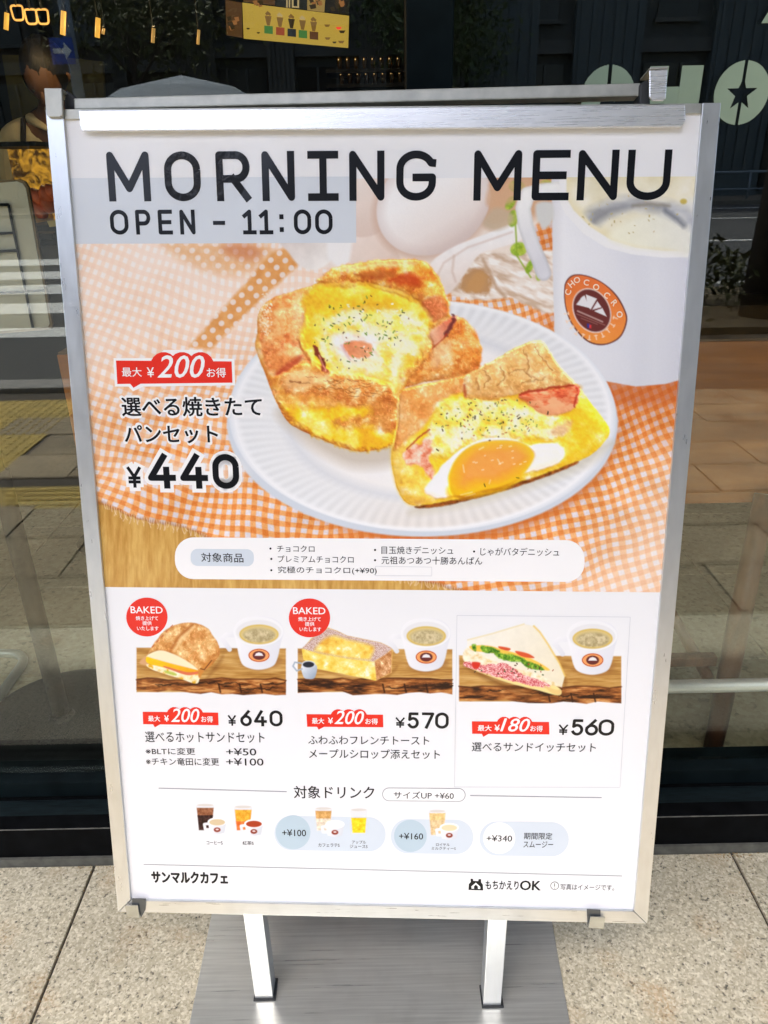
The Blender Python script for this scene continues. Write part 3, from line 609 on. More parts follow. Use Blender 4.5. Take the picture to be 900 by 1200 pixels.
PW = (243, 244, 246)
def mini_cup(p, cx, cy, s=1.0):
    """cup of coffee; cx,cy centre of the rim, s scale"""
    q = lambda L: [(cx + a * s, cy + b * s) for a, b in L]
    p.shape(q([(-22, 38), (0, 46), (22, 40), (24, 32), (0, 34)]), (150, 96, 50), 3 * s, alpha=.6)
    p.stroke(q([(-26, 4), (-38, 4), (-43, 9), (-38, 15), (-34, 21)]), 2.8 * s, lambda x, y, d: grad((250, 250, 252), (226, 228, 234), (cx - 44, cy), (cx - 30, cy + 20))(x, y, d), .7)
    p.shape(q([(-29, -2), (-26, 14), (-22, 32), (-16, 41), (0, 45), (16, 41), (22, 32), (26, 14), (29, -2), (20, -14), (0, -18), (-20, -14)]), grad((248, 248, 251), (226, 228, 236), (cx - 24, cy), (cx + 30, cy + 30), 10, 3), .8)
    p.shape([(a, b) for a, b in ell(cx, cy, 29 * s, 17 * s)], (246, 247, 249), .7)
    p.shape(ell(cx, cy + 1, 26.5 * s, 14.5 * s), (236, 236, 238), .8)
    p.shape(ell(cx + .5 * s, cy + 3.4 * s, 23 * s, 11.5 * s), lambda x, y, d: ramp(np.clip(-d / 5, 0, 1), [(0, (220, 184, 84)), (.5, (224, 202, 132)), (1, (206, 186, 134))]), .8)
    p.shape(ell(cx + 1 * s, cy + 5 * s, 18 * s, 8 * s), lambda x, y, d: ramp(fbm(x, y, 3, 7, 3), [(.25, (176, 158, 112)), (.75, (222, 206, 162))]), 1.4)
    p.shape(ell(cx + .5 * s, cy + 28 * s, 12.2 * s, 7.6 * s), (246, 166, 100), .6)
    p.shape(ell(cx + .5 * s, cy + 28 * s, 12.2 * s, 7.6 * s), lambda x, y, d: np.array((196, 84, 50.)) + 0 * x[:, None], .6, alpha=lambda x, y, d: (d > -1.0) * 1.0)
    p.shape(ell(cx + .5 * s, cy + 28 * s, 7.4 * s, 5.2 * s), (106, 44, 42), .6)
    p.shape(q([(-4.6, 28.6), (-3, 25.6), (.5, 24.4), (4, 25.6), (5.6, 28.6)]), (240, 236, 238), .5, smooth=False)

def mini_board(p, x0, y0, x1, y1, seed, thick=17):
    top = wood_fn(seed, .10, 1.0, ((160, 108, 44), (196, 146, 74), (220, 178, 108)))
    p.shape([(x0, y0), (x1, y0 + 1), (x1, y1), (x0, y1)], top, .7, smooth=False)
    ym = y1 - thick
    def bark(x, y, d):
        n = fbm(x * .22, y * 1.1, 4.2, seed + 4, 5)
        return ramp(np.clip((n - .5) * 2.2 + .5, 0, 1), [(0, (54, 28, 12)), (.35, (120, 66, 26)), (.7, (178, 108, 50)), (1, (216, 156, 92))])
    n = 14; up = [(x0 + (x1 - x0) * k / n, ym + (hsh(k, 1, seed) - .5) * 3 + 1.5) for k in range(n + 1)]
    lo = [(x0 + (x1 - x0) * k / n, y1 + (hsh(k, 2, seed) - .5) * 4 + (-1 if k < 5 else 2)) for k in range(n + 1)][::-1]
    p.shape(up + lo, bark, .7, smooth=False)
    p.stroke([(a, b + .5) for a, b in up], .8, (92, 46, 16), .8, .8)
    for k in range(6):
        xx = x0 + (x1 - x0) * hsh(k, 5, seed); yy = ym + 4 + thick * .5 * hsh(k, 6, seed)
        p.stroke([(xx - 14, yy), (xx, yy + 1), (xx + 14, yy - 1)], 1.0, (40, 20, 8), .8, .8, taper=True, wob=2)
    for k in range(3):
        xx = x0 + (x1 - x0) * (.55 + .14 * k); p.stroke([(xx, y1 - 9), (xx + 2, y1)], 1.0, (48, 22, 8), .7, .8)

def paint_roll(X, Y):
    p = Paint(X, Y, PW)
    mini_board(p, 160, 759, 335, 811, 3)
    S = lambda q: zl(q, 4.737, 155, 695)
    p.shape(S([(40, 390), (60, 360), (90, 350), (90, 400)]), (222, 170, 120), 1)
    p.shape(S([(100, 420), (240, 480), (370, 510), (480, 400), (500, 350), (420, 460), (380, 520)]), (120, 70, 26), 3, alpha=.5)
    p.shape(S([(80, 350), (120, 280), (180, 210), (250, 172), (330, 165), (410, 190), (450, 240), (485, 300), (480, 350), (430, 410), (375, 440), (350, 480), (330, 430), (240, 350), (150, 320), (100, 330)]), crust(seed=4, lo=(170, 98, 36), mid=(220, 152, 78), hi=(246, 204, 138), sc=10, red=.05, edark=.3, espan=3), .7, wob=.6)
    p.stroke(S([(215, 310), (260, 240), (330, 180)]), 1.6, (176, 100, 40), 1.5, .7)
    p.stroke(S([(235, 316), (280, 244), (345, 186)]), 1.4, (252, 220, 160), 1.5, .7)
    for k in range(5):
        p.stroke(S([(110 + k * 26, 300 - k * 28), (120 + k * 26, 290 - k * 28)]), .5, (190, 70, 40), .5, .7)
    p.shape(S([(85, 345), (150, 318), (220, 335), (300, 375), (360, 420), (350, 430), (250, 405), (100, 370)]), (252, 240, 200), .8)
    p.shape(S([(80, 355), (120, 365), (230, 395), (350, 425), (375, 435), (330, 445), (220, 430), (90, 392)]), grad((252, 206, 20), (244, 170, 30), (172, 770), (230, 788), 4, 20), .7)
    p.shape(S([(180, 405), (300, 438), (370, 435), (360, 455), (280, 455), (190, 420)]), (228, 120, 80), .8)
    p.shape(S([(82, 395), (180, 415), (300, 455), (370, 450), (372, 480), (350, 503), (250, 470), (110, 425)]), cheese(3, (250, 232, 180), (255, 246, 214), 5, .5), .7)
    p.shape(S([(180, 430), (240, 445), (240, 458), (190, 445)]), (190, 206, 90), 1)
    p.shape(S([(375, 420), (430, 375), (445, 390), (400, 430), (375, 470), (365, 450)]), (214, 140, 60), 1)
    p.stroke(S([(380, 420), (400, 425), (440, 375)]), .6, (90, 44, 20), .6, .8)
    mini_cup(p, 303, 740, 1.0)
    return p

def paint_toast(X, Y):
    p = Paint(X, Y, PW)
    mini_board(p, 349, 760, 530, 811, 11)
    S = lambda q: zl(q, 4.5, 340, 695)
    p.shape(S([(100, 390), (440, 470), (540, 420), (560, 390), (480, 460), (430, 480)]), (140, 84, 30), 2.5, alpha=.6)
    p.shape(S([(62, 300), (110, 240), (200, 182), (250, 200), (300, 225), (400, 245), (480, 262), (540, 292), (535, 420), (450, 462), (300, 430), (140, 400), (70, 350)]), (250, 216, 104), .7, smooth=False)
    p.shape(S([(62, 295), (70, 345), (140, 395), (300, 430), (450, 460), (456, 360), (300, 345), (150, 320)]), cheese(5, (252, 222, 100), (254, 238, 150), 7, .55, (244, 200, 70)), .8, smooth=False)
    p.shape(S([(446, 362), (455, 460), (535, 420), (538, 300), (500, 320)]), crust(seed=6, lo=(150, 90, 50), mid=(204, 140, 84), hi=(230, 180, 130), sc=5, red=0), .9, smooth=False)
    def sug(x, y, d):
        n = vnoise(x * 2.2, y * 2.2, 3)
        return ramp(n, [(0, (166, 112, 96)), (.5, (214, 184, 172)), (1, (244, 232, 230))])
    p.shape(S([(62, 292), (120, 235), (200, 184), (250, 200), (300, 225), (400, 245), (480, 262), (542, 292), (500, 325), (440, 362), (300, 345), (150, 318)]), sug, .9, smooth=False)
    p.shape(S([(130, 300), (170, 250), (230, 225), (300, 245), (380, 262), (440, 285), (430, 330), (400, 352), (260, 335), (150, 312)]), cheese(8, (252, 214, 92), (254, 232, 132), 8, .45, (240, 176, 60)), 2.5)
    p.shape(S([(62, 380), (70, 440), (95, 453), (130, 445), (138, 380)]), grad((236, 240, 246), (160, 176, 196), (356, 778), (370, 792), 3, 12), .6)
    p.stroke(S([(62, 400), (35, 410), (15, 385), (25, 365), (58, 370)]), .9, (170, 184, 200), .6)
    p.shape(ell(361.5, 778.5, 8, 4.4), (220, 226, 234), .6); p.shape(ell(361.5, 778.8, 6.6, 3.4), (36, 40, 52), .7)
    mini_cup(p, 499, 742, 1.0)
    return p

def paint_sandwich(X, Y):
    p = Paint(X, Y, PW)
    mini_board(p, 538, 768, 728, 822, 17, 19)
    S = lambda q: zl(q, 4.286, 530, 715)
    p.shape(S([(60, 280), (300, 380), (520, 440), (570, 380), (560, 340), (540, 430), (300, 410)]), (110, 62, 20), 3, alpha=.6)
    p.shape(S([(60, 250), (90, 290), (170, 325), (300, 370), (420, 400), (530, 428), (545, 400), (480, 360), (300, 300), (80, 230)]), (246, 226, 150), .8)
    p.shape(S([(55, 215), (75, 180), (75, 150), (200, 118), (360, 70), (410, 80), (440, 110), (480, 170), (540, 270), (566, 330), (550, 388), (480, 360), (350, 310), (200, 260), (80, 262), (56, 240)]), grad((250, 246, 234), (244, 234, 206), (560, 735), (650, 800), 6, 10, 3), .8, smooth=False)
    p.stroke(S([(410, 80), (440, 110), (480, 170), (540, 270), (566, 330)]), 1.0, (244, 206, 100), .9, .8)
    p.stroke(S([(78, 150), (200, 118), (360, 70)]), .7, (240, 224, 170), .9, .8)
    p.shape(S([(58, 210), (90, 195), (200, 250), (300, 290), (420, 320), (540, 380), (500, 378), (350, 345), (180, 300), (66, 262)]), cheese(3, (248, 232, 190), (254, 246, 222), 5, .55, (232, 200, 130)), 1)
    p.shape(S([(90, 180), (180, 178), (260, 200), (350, 225), (430, 260), (490, 300), (440, 295), (330, 245), (200, 215), (110, 205)]), (250, 206, 80), .8)
    for q in ([(100, 178), (120, 175), (115, 210)], [(150, 178), (210, 190), (240, 215), (180, 215), (145, 205)], [(220, 215), (330, 230), (370, 255), (280, 255), (225, 235)], [(340, 250), (400, 262), (460, 295), (450, 305), (380, 290)]):
        p.shape(S(q), lambda x, y, d: ramp(fbm(x, y, 3, 3, 3), [(.25, (56, 110, 24)), (.6, (126, 176, 44)), (.85, (190, 220, 90))]), .9, wob=1.5)
    p.shape(S([(235, 182), (290, 192), (280, 204), (240, 194)]), (222, 84, 44), .8); p.shape(S([(320, 205), (380, 218), (412, 240), (360, 236), (326, 220)]), (226, 90, 50), .8)
    p.shape(S([(60, 262), (110, 262), (140, 275), (220, 270), (270, 268), (350, 320), (450, 355), (490, 375), (480, 392), (400, 380), (280, 350), (150, 312), (70, 285)]), lambda x, y, d: ramp(vnoise(x * .9, y * 1.3, 5) * .6 + fbm(x, y, 4, 9, 3) * .4, [(.2, (206, 70, 76)), (.5, (236, 150, 150)), (.8, (252, 226, 220))]), .8, wob=1.5)
    p.shape(S([(100, 262), (140, 265), (130, 292), (105, 290)]), (222, 52, 36), .8)
    p.specks(scatter(26, 560 + 40, 786, 50, 9, 3), [(60, 80, 30), (160, 70, 40), (90, 60, 40)], 4, .3, .8)
    p.shape(S([(460, 380), (520, 400), (545, 400), (540, 425), (500, 415)]), (240, 206, 130), .8)
    mini_cup(p, 694, 745, 1.02)
    return p

def glass_drink(p, cx, y0, y1, w0, w1, layers):
    h = y1 - y0
    p.shape([(cx - w0, y0), (cx + w0, y0), (cx + w1, y1), (cx - w1, y1)], (228, 230, 234), .5, smooth=False, alpha=.8)
    for a, b, c in layers:
        ya, yb = y0 + h * a, y0 + h * b; wa = w0 + (w1 - w0) * a - .8; wb = w0 + (w1 - w0) * b - .8
        p.shape([(cx - wa, ya), (cx + wa, ya), (cx + wb, yb), (cx - wb, yb)], lambda x, y, d, c=c: np.array(c, float) + ((fbm(x, y, 2.4, 3, 3) - .5) * 80)[:, None], .6, smooth=False)
    p.shape(ell(cx, y0, w0, 2.6), (240, 241, 244), .5); p.shape(ell(cx, y0 + .6, w0 - 1.4, 1.6), (222, 216, 210), .5)

def drink_cup(p, cx, cy, s, liquid, hx=-1):
    p.stroke([(cx + hx * 9 * s, cy + 2 * s), (cx + hx * 15 * s, cy + 3 * s), (cx + hx * 14 * s, cy + 9 * s), (cx + hx * 9 * s, cy + 9 * s)], 1.7 * s, (240, 240, 244), .5)
    p.shape([(cx - 11 * s, cy), (cx + 11 * s, cy), (cx + 8.5 * s, cy + 13 * s), (cx, cy + 15 * s), (cx - 8.5 * s, cy + 13 * s)], grad((250, 250, 252), (216, 220, 228), (cx - 8, cy), (cx + 10, cy + 10)), .5, smooth=False)
    p.shape(ell(cx, cy, 11.2 * s, 5 * s), (250, 250, 252), .5); p.shape(ell(cx, cy + .6 * s, 9.2 * s, 3.7 * s), liquid, .6)
    p.shape(ell(cx, cy + 9.4 * s, 4 * s, 2.8 * s), (150, 64, 48), .5); p.shape(ell(cx, cy + 9 * s, 1.8 * s, .9 * s), (236, 226, 226), .4)

def paint_drinks(X, Y):
    p = Paint(X, Y, PW)
    glass_drink(p, 240.5, 943, 974, 11, 8, [(.12, .45, (150, 92, 60)), (.4, .96, (48, 18, 18))])
    drink_cup(p, 254.5, 963, 1.0, (222, 200, 160))
    glass_drink(p, 285, 945, 974, 11, 8, [(.14, .7, (246, 176, 50)), (.6, .96, (240, 120, 50))])
    drink_cup(p, 297.5, 965, 1.0, (176, 60, 26))
    return p
# ------------------------------------------------------------------ large structure: ground, pavement, road
M_gran = granite('granite_pavement', s2l((86, 82, 74)), s2l((206, 196, 166)), s2l((246, 238, 212)), s2l((200, 146, 72)), .6)
M_pave = granite('concrete_pavers', s2l((96, 84, 66)), s2l((158, 142, 114)), s2l((178, 164, 136)), s2l((146, 116, 74)), .8, .45)
M_joint = mat('joint_mortar', s2l((74, 66, 56)), .95, noise=(60, .3))
M_ground = mat('ground_concrete', s2l((120, 112, 98)), .9, noise=(3, .15))
M_road = mat('asphalt', (.062, .064, .064), .85, noise=(90, .35), bump=(120, .4))
M_paint = mat('road_paint', (.72, .72, .68), .7, noise=(22, .22))
M_yellow = mat('tactile_yellow', (.52, .38, .10), .75, noise=(14, .2))
M_kerb = mat('kerb_stone', (.30, .29, .27), .8, noise=(30, .2), bump=(40, .5))
M_soil = mat('planter_soil', (.10, .075, .04), .95, noise=(26, .7), bump=(30, 1))

structure(MB().add([(-150, -160, -.12), (150, -160, -.12), (150, 30, -.12), (-150, 30, -.12)], [(0, 1, 2, 3)]).build('ground', M_ground))
pav = structure(MB().box(-9, 9, -3.28, -.02, -.1, -.006).build('pavement', M_joint))
def slab(x0, x1, y0, y1, m, name, parent, g=.0026, me=None, h=.02, bev=.0012):
    cx, cy = (x0 + x1) / 2, (y0 + y1) / 2
    if me is None:
        b = MB().box(-(x1 - x0) / 2 + g, (x1 - x0) / 2 - g, -(y1 - y0) / 2 + g, (y1 - y0) / 2 - g, -h, 0)
        o = b.build(name, m, None, bevel=bev, seg=1); o.parent = parent; o.location = (cx, cy, 0)
        return o
    o = bpy.data.objects.new(name, me); col.objects.link(o); o.parent = parent; o.location = (cx, cy, 0); return o
# granite slabs along the shop front
xs = [-1.795, -1.1825, -.57, .0425, .655, 1.2675, 1.88]; first = None
for i in range(len(xs) - 1):
    o = slab(xs[i], xs[i + 1], -.71, -.121, M_gran, 'granite_slab', pav, me=first)
    if first is None: first = o.data
    o.location.z = .0004 * ((i * 7) % 3)
# concrete pavers beyond, 0.6 x 0.3, running bond
first = None; y = -.71; row = 0
while y > -3.0:
    off = .31 if row % 2 else 0
    for i in range(-6, 7):
        x0 = -.17 + i * .61 + off
        if -1.78 < y - .15 < -1.56 and x0 < -.3: continue
        if x0 + .3 < -1.70 and y - .1 < -1.9: continue
        if -3.6 < x0 < 3.3:
            o = slab(x0, x0 + .61, y - .294, y, M_pave, 'paver', pav, me=first, g=.004)
            if first is None: first = o.data
            o.location.z = .0012 * ((i * 5 + row * 3) % 4) / 3
    y -= .294; row += 1
# tactile paving: bars along the front, dots further out
bars = None
for i in range(12):
    x0 = -4.2 + i * .30
    if bars is None:
        b = MB().box(-.148, .148, -.11, .11, -.02, 0)
        for k in range(4): b.box(-.14, .14, -.088 + k * .05, -.066 + k * .05, 0, .005)
        o = b.build('tactile_tile', M_yellow); bars = o.data; o.parent = pav
    else:
        o = bpy.data.objects.new('tactile_tile', bars); col.objects.link(o); o.parent = pav
    o.location = (x0 + .15, -1.667, .001)
dots = None
for i in range(5):
    for j in range(4):
        if dots is None:
            b = MB().box(-.148, .148, -.148, .148, -.02, 0)
            for a in range(6):
                for c in range(6): b.lathe([(.011, 0), (.008, .005)], (-.125 + a * .05, -.125 + c * .05, 0), 8)
            o = b.build('tactile_tile', M_yellow); dots = o.data; o.parent = pav
        else:
            o = bpy.data.objects.new('tactile_tile', dots); col.objects.link(o); o.parent = pav
        o.location = (-1.86 - i * .30, -2.06 - j * .30, .001)
kerb = structure(MB().box(-40, 1.2, -3.5, -3.284, -.12, .03).build('kerb', M_kerb, bevel=.015))
structure(MB().box(-60, 60, -24.6, -3.505, -.118, -.10).build('road', M_road))
structure(MB().box(-60, 60, -30, -24.61, -.118, .03).build('far_pavement', M_ground, bevel=.01))
structure(MB().box(1.25, 40, -4.55, -3.284, -.118, -.004).build('verge_pavement', M_joint))
pl = structure(MB().box(1.35, 30, -6.6, -4.56, -.117, .05).build('planting_bed', M_soil))
mk = []
def mark(x0, x1, y0, y1): structure(MB().box(x0, x1, y0, y1, -.104, -.096).build('road_marking', M_paint))
for ya, yb in ((-5.89, -5.46), (-7.34, -6.68), (-8.83, -8.02), (-10.27, -9.43), (-12.0, -11.1)): mark(-9.5, 1.0 if ya > -7 else -1.0, ya, yb)
mark(3.95, 6.0, -7.95, -7.78); mark(9.5, 12.0, -7.95, -7.78)
mark(-1, 40, -13.0, -12.82); mark(-1, 40, -18.6, -18.42); mark(-1, 40, -22.8, -22.62)

# ------------------------------------------------------------------ planting
def leaf_mesh(n, fn, size, rs):
    """n small folded leaves; fn(rs) -> position"""
    P = np.array([fn(rs) for _ in range(n)]); V = []; F = []
    for i, p in enumerate(P):
        a = rs.normal(size=3); a /= np.linalg.norm(a); b = np.cross(a, rs.normal(size=3)); b /= np.linalg.norm(b); c = np.cross(a, b)
        s = size * (.6 + .8 * rs.random()); k = len(V)
        V += [p - a * s, p + b * s * .45 + c * s * .12, p + a * s, p - b * s * .45 + c * s * .12]
        F += [(k, k + 1, k + 2), (k, k + 2, k + 3)]
    m = MB(); m.v = [tuple(q) for q in V]; m.f = F; return m
def leaf_mat(name, c0, c1):
    m = bpy.data.materials.new(name); m.use_nodes = True; t = m.node_tree; b = t.nodes['Principled BSDF']
    g = t.nodes.new('ShaderNodeNewGeometry'); n = t.nodes.new('ShaderNodeTexNoise'); n.inputs['Scale'].default_value = 4; n.inputs['Detail'].default_value = 6
    t.links.new(g.outputs['Position'], n.inputs['Vector'])
    cr = t.nodes.new('ShaderNodeValToRGB'); e = cr.color_ramp.elements; e[0].position = .35; e[0].color = (*c0, 1); e[1].position = .65; e[1].color = (*c1, 1)
    t.links.new(n.outputs[0], cr.inputs[0]); t.links.new(cr.outputs[0], b.inputs['Base Color']); b.inputs['Roughness'].default_value = .6
    MATS[name] = m; return m
M_leaf = leaf_mat('leaf_green', (.035, .06, .015), (.10, .14, .035)); M_leaf2 = leaf_mat('leaf_olive', (.05, .06, .014), (.13, .13, .035))
M_bark = mat('bark', (.075, .055, .04), .9, noise=(12, .4, (4, 4, 1)), bump=(20, 1, (4, 4, 1)))
rs = np.random.RandomState(4)
def hedge_fn(r):
    x = r.uniform(1.6, 12); y = -5.55 + r.normal() * .33; h = .46 + .10 * math.sin(x * 3.1) + .07 * math.sin(x * 7.7)
    return np.array([x, y, .05 + h * r.random() ** .6])
hg = empty('hedge', (6.5, -5.55, .05), 'low clipped green hedge in the planting bed between pavement and road', 'hedge')
leaf_mesh(9000, hedge_fn, .035, rs).build('foliage', M_leaf2, hg)
st = MB()
for k in range(60):
    x = 1.7 + k * .17; st.tube([(x, -5.55, .03), (x + rs.normal() * .05, -5.55 + rs.normal() * .1, .2), (x + rs.normal() * .12, -5.55 + rs.normal() * .2, .42)], .008, 5)
st.build('stems', M_bark, hg)['kind'] = 'stuff'
def tree(x, y, h, r, label, m, z0=.03, trunk_r=.11, n=5200, lean=0):
    t = empty('street_tree', (x, y, z0), label, 'tree', None)
    tb = MB(); tb.tube([(x, y, z0 - .05), (x + lean * .3, y, h * .3), (x + lean, y, h * .55), (x + lean * 1.2, y + .1, h * .8)], [trunk_r * 1.35, trunk_r, trunk_r * .8, trunk_r * .4], 10)
    cl = []
    for k in range(9):
        a = k * 2.4; e = np.array([x + lean + math.cos(a) * r * .6, y + math.sin(a) * r * .6, h * (.62 + .3 * ((k * 37) % 10) / 10)])
        tb.tube([(x + lean, y, h * (.45 + .03 * k)), (x + lean + math.cos(a) * r * .3, y + math.sin(a) * r * .3, h * .58 + k * .04), tuple(e)], [trunk_r * .45, trunk_r * .3, trunk_r * .12], 6)
        cl.append(e)
    cl += [np.array([x + lean, y, h * .85]), np.array([x + lean, y, h * .7])]
    tb.build('trunk', M_bark, t, smooth=True)
    def f(q):
        c = cl[q.randint(len(cl))]; v = q.normal(size=3) * np.array([.30, .30, .22]) * r
        return c + v
    leaf_mesh(n, f, .11, rs).build('crown', m, t); return t
tp = street(893, 300, 5.0)
tree(tp[0] + .05, -5.0, 6.2, 2.3, 'street tree with dark trunk rising from the planting bed', M_leaf)
tree(-7.5, -25.6, 8.0, 3.0, 'leafy tree on the far pavement left of the stone bank building', M_leaf2, n=4200)
tree(1.6, -25.8, 7.0, 2.4, 'small leafy tree on the far pavement in front of a dark doorway', M_leaf, n=3600)
tree(24, -25.4, 9.0, 3.4, 'tall leafy tree on the far pavement at the right end of the street', M_leaf2, n=3600)

# ------------------------------------------------------------------ buildings across the road (seen mirrored in the window)
M_stone = mat('dark_stone', (.070, .074, .066), .7, noise=(1.2, .25), bump=(8, .4)); M_stone2 = mat('blue_grey_stone', (.085, .105, .105), .6, noise=(2.0, .2, (6, 6, .5)))
M_trim = mat('stone_trim', (.10, .098, .085), .7, noise=(2, .2)); M_void = mat('dark_glazing', (.012, .014, .015), .15); M_brick = mat('brown_cladding', (.06, .045, .03), .7, noise=(2, .3))
M_bronze = mat('bronze_sign', (.30, .24, .12), .5, metal=.4)
def building(x0, x1, y, h, label, mw, pil, pw, mp, floors):
    b = empty('office_building', ((x0 + x1) / 2, y, 0), label, 'building')
    MB().box(x0, x1, y - 9, y, -.1, h).build('wall', mw, b)
    n = pil; step = (x1 - x0) / n
    for k in range(n + 1):
        xc = x0 + k * step; xc = min(max(xc, x0 + pw / 2), x1 - pw / 2)
        p = MB().box(xc - pw / 2, xc + pw / 2, y, y + .5, 0, h * .92)
        for j in range(6): p.box(xc - pw / 2 + (j + .5) * pw / 6 - .06, xc - pw / 2 + (j + .5) * pw / 6 + .06, y + .502, y + .56, .8, h * .9)
        p.build('pilaster', mp, b)
    MB().box(x0 - .1, x1 + .1, y - .05, y + .75, h * .93, h * .97).box(x0 - .2, x1 + .2, y - .05, y + .95, h * .975, h).build('cornice', M_trim, b)
    MB().box(x0, x1, y + .01, y + .3, 4.6, 5.0).build('string_course', M_trim, b)
    for k in range(n):
        xa, xb = x0 + k * step + pw * .6, x0 + (k + 1) * step - pw * .6
        f = MB().box(xa, xb, y + .005, y + .12, .3, 4.3).build('shop_window', M_void, b)
        g = MB()
        for q in (.33, .66): g.box(xa + (xb - xa) * q - .04, xa + (xb - xa) * q + .04, y + .125, y + .2, .3, 4.3)
        g.box(xa, xb, y + .125, y + .18, 2.9, 3.0).build('frame', M_trim, f)
        for fl in range(floors):
            z = 5.6 + fl * 3.3
            if z + 2 > h * .92: break
            wn = MB().box(xa + .3, xb - .3, y + .005, y + .08, z, z + 2.1).build('window', M_void, b)
            MB().box(xa + .2, xb - .2, y + .005, y + .22, z - .12, z).build('sill', M_trim, wn)
    return b
building(-6.2, 3.0, -28.0, 17, 'dark stone office building with a pale string course, across the road', M_stone, 3, .9, M_trim, 3)
building(3.2, 22.0, -28.6, 19, 'long building with broad blue grey fluted pilasters across the road', M_stone, 4, 2.3, M_stone2, 3)
building(22.3, 44.0, -28.2, 15, 'brown clad building at the right end of the far side of the road', M_brick, 5, .7, M_trim, 2)
building(-18.5, -6.6, -31.5, 14, 'brown clad building set back behind trees at the left across the road', M_brick, 4, .5, M_trim, 2)
building(-42, -18.9, -28.0, 18, 'dark building at the far left end across the road', M_stone, 6, .8, M_trim, 3)

# ------------------------------------------------------------------ street furniture
M_pole = mat('painted_pole', (.23, .27, .30), .5, metal=.2); M_blue = mat('sign_blue', (.01, .06, .38), .4, coat=.3); M_white = mat('sign_white', (.78, .78, .76), .45)
SY = 12.0
c = street(76.5, 61, SY); wv = abs(street(90, 61, SY)[0] - street(63, 61, SY)[0]) / 2; hv = .34
os_ = empty('one_way_sign', (c[0] + .18, -SY, -.1), 'blue one way sign with a white arrow on a grey pole beside the road', 'road sign')
MB().box(c[0] - wv, c[0] + wv, -SY + .10, -SY + .115, c[2] - hv / 2, c[2] + hv / 2).build('sign_plate', M_blue, os_)
aw = wv * .8; ah = hv * .34
MB().add([(c[0] - aw, -SY + .119, c[2] - ah * .3), (c[0] + aw * .25, -SY + .119, c[2] - ah * .3), (c[0] + aw * .25, -SY + .119, c[2] - ah), (c[0] + aw, -SY + .119, c[2]),
          (c[0] + aw * .25, -SY + .119, c[2] + ah), (c[0] + aw * .25, -SY + .119, c[2] + ah * .3), (c[0] - aw, -SY + .119, c[2] + ah * .3)], [(0, 1, 2, 3, 4, 5, 6)]).build('arrow', M_white, os_)
MB().tube([(c[0] + .1, -SY, -.1), (c[0] + .1, -SY, 6.5)], .085, 14).build('pole', M_pole, os_, smooth=True)
MB().tube([(c[0] - wv * .5, -SY + .09, c[2]), (c[0] + wv * .7, -SY + .09, c[2])], .012, 8).build('bracket', M_pole, os_)

UY = 2.95
a = street(212, 88, UY); l = street(140, 110, UY); r_ = street(285, 108, UY)
um = empty('parasol', (a[0], -UY, 0), 'pale blue grey parasol standing open on the pavement', 'parasol')
cvs = mat('parasol_canvas', (.26, .31, .36), .8, noise=(20, .08), bump=(60, .2))
ub = MB(); n = 8; rad = (r_[0] - l[0]) * .95; apex = (a[0], -UY, a[2]); ub.v = [apex]
for ring, (rr, dz) in enumerate(((.5, .06), (1.0, .21))):
    for k in range(n):
        th = 2 * math.pi * (k + .5) / n; ub.v.append((a[0] + rad * rr * math.cos(th), -UY + rad * rr * math.sin(th), a[2] - dz))
for k in range(n):
    k2 = (k + 1) % n; ub.f += [(0, 1 + k, 1 + k2), (1 + k, 9 + k, 9 + k2, 1 + k2)]
cp = ub.build('canopy', cvs, um); md = cp.modifiers.new('thick', 'SOLIDIFY'); md.thickness = .004
for k in range(n):
    th = 2 * math.pi * (k + .5) / n
    MB().tube([(a[0], -UY, a[2] - .02), (a[0] + rad * .5 * math.cos(th), -UY + rad * .5 * math.sin(th), a[2] - .075), (a[0] + rad * math.cos(th), -UY + rad * math.sin(th), a[2] - .225)], .004, 6).build('rib', M_pole, um)
MB().tube([(a[0], -UY, 0), (a[0], -UY, a[2] - .01)], .016, 10).build('pole', M_pole, um, smooth=True)
MB().lathe([(.22, 0), (.22, .05), (.05, .08), (.03, .3)], (a[0], -UY, .004), 24).build('base', mat('parasol_base', (.06, .06, .06), .6), um)
# pedestrian guard rail on the far pavement
gr = empty('guard_railing', (14, -24.9, .03), 'low pale guard railing along the far pavement in front of the buildings', 'railing')
MB().tube([(6, -24.9, .85), (30, -24.9, .85)], .04, 8).build('top_bar', M_pole, gr, smooth=True)
MB().tube([(6, -24.9, .35), (30, -24.9, .35)], .03, 8).build('lower_bar', M_pole, gr, smooth=True)
for k in range(13): MB().tube([(6 + 2 * k, -24.9, 0), (6 + 2 * k, -24.9, .9)], .04, 8).build('post', M_pole, gr, smooth=True)
# ------------------------------------------------------------------ the shop front
M_black = mat('black_granite', (.004, .0045, .005), .6, spec=.03, noise=(40, .4)); M_teal = mat('dark_sill_metal', (.010, .017, .019), .55, spec=.12, noise=(30, .5, (1, 6, 6)))
M_frame = mat('dark_frame', (.005, .009, .010), .6, spec=.05, noise=(20, .3)); M_grey = mat('grey_mortar', s2l((92, 92, 84)), .85, noise=(50, .3))
M_dust = mat('pale_edge', (.11, .11, .10), .6, noise=(60, .5)); M_wall_in = mat('interior_wall', (.035, .032, .028), .8, noise=(3, .2)); M_facade = mat('facade_panel', (.06, .06, .06), .6, noise=(2, .2))
M_glass = glass_mat()
sf = empty('shop_front', (0, 0, 0), 'glazed cafe shop front with dark frames, an added shade canopy and a black granite step', 'shop front')
XL, XR = -3.2, 3.4
MB().box(XL, XR, -.122, -.112, -.02, .018).build('mortar_strip', M_grey, sf)
stp = MB().box(XL, XR, -.117, -.085, .0185, .093).build('granite_step', M_black, sf, bevel=.0012)
MB().box(XL, XR, -.1178, -.1165, .0905, .0925).build('worn_edge', M_dust, stp)
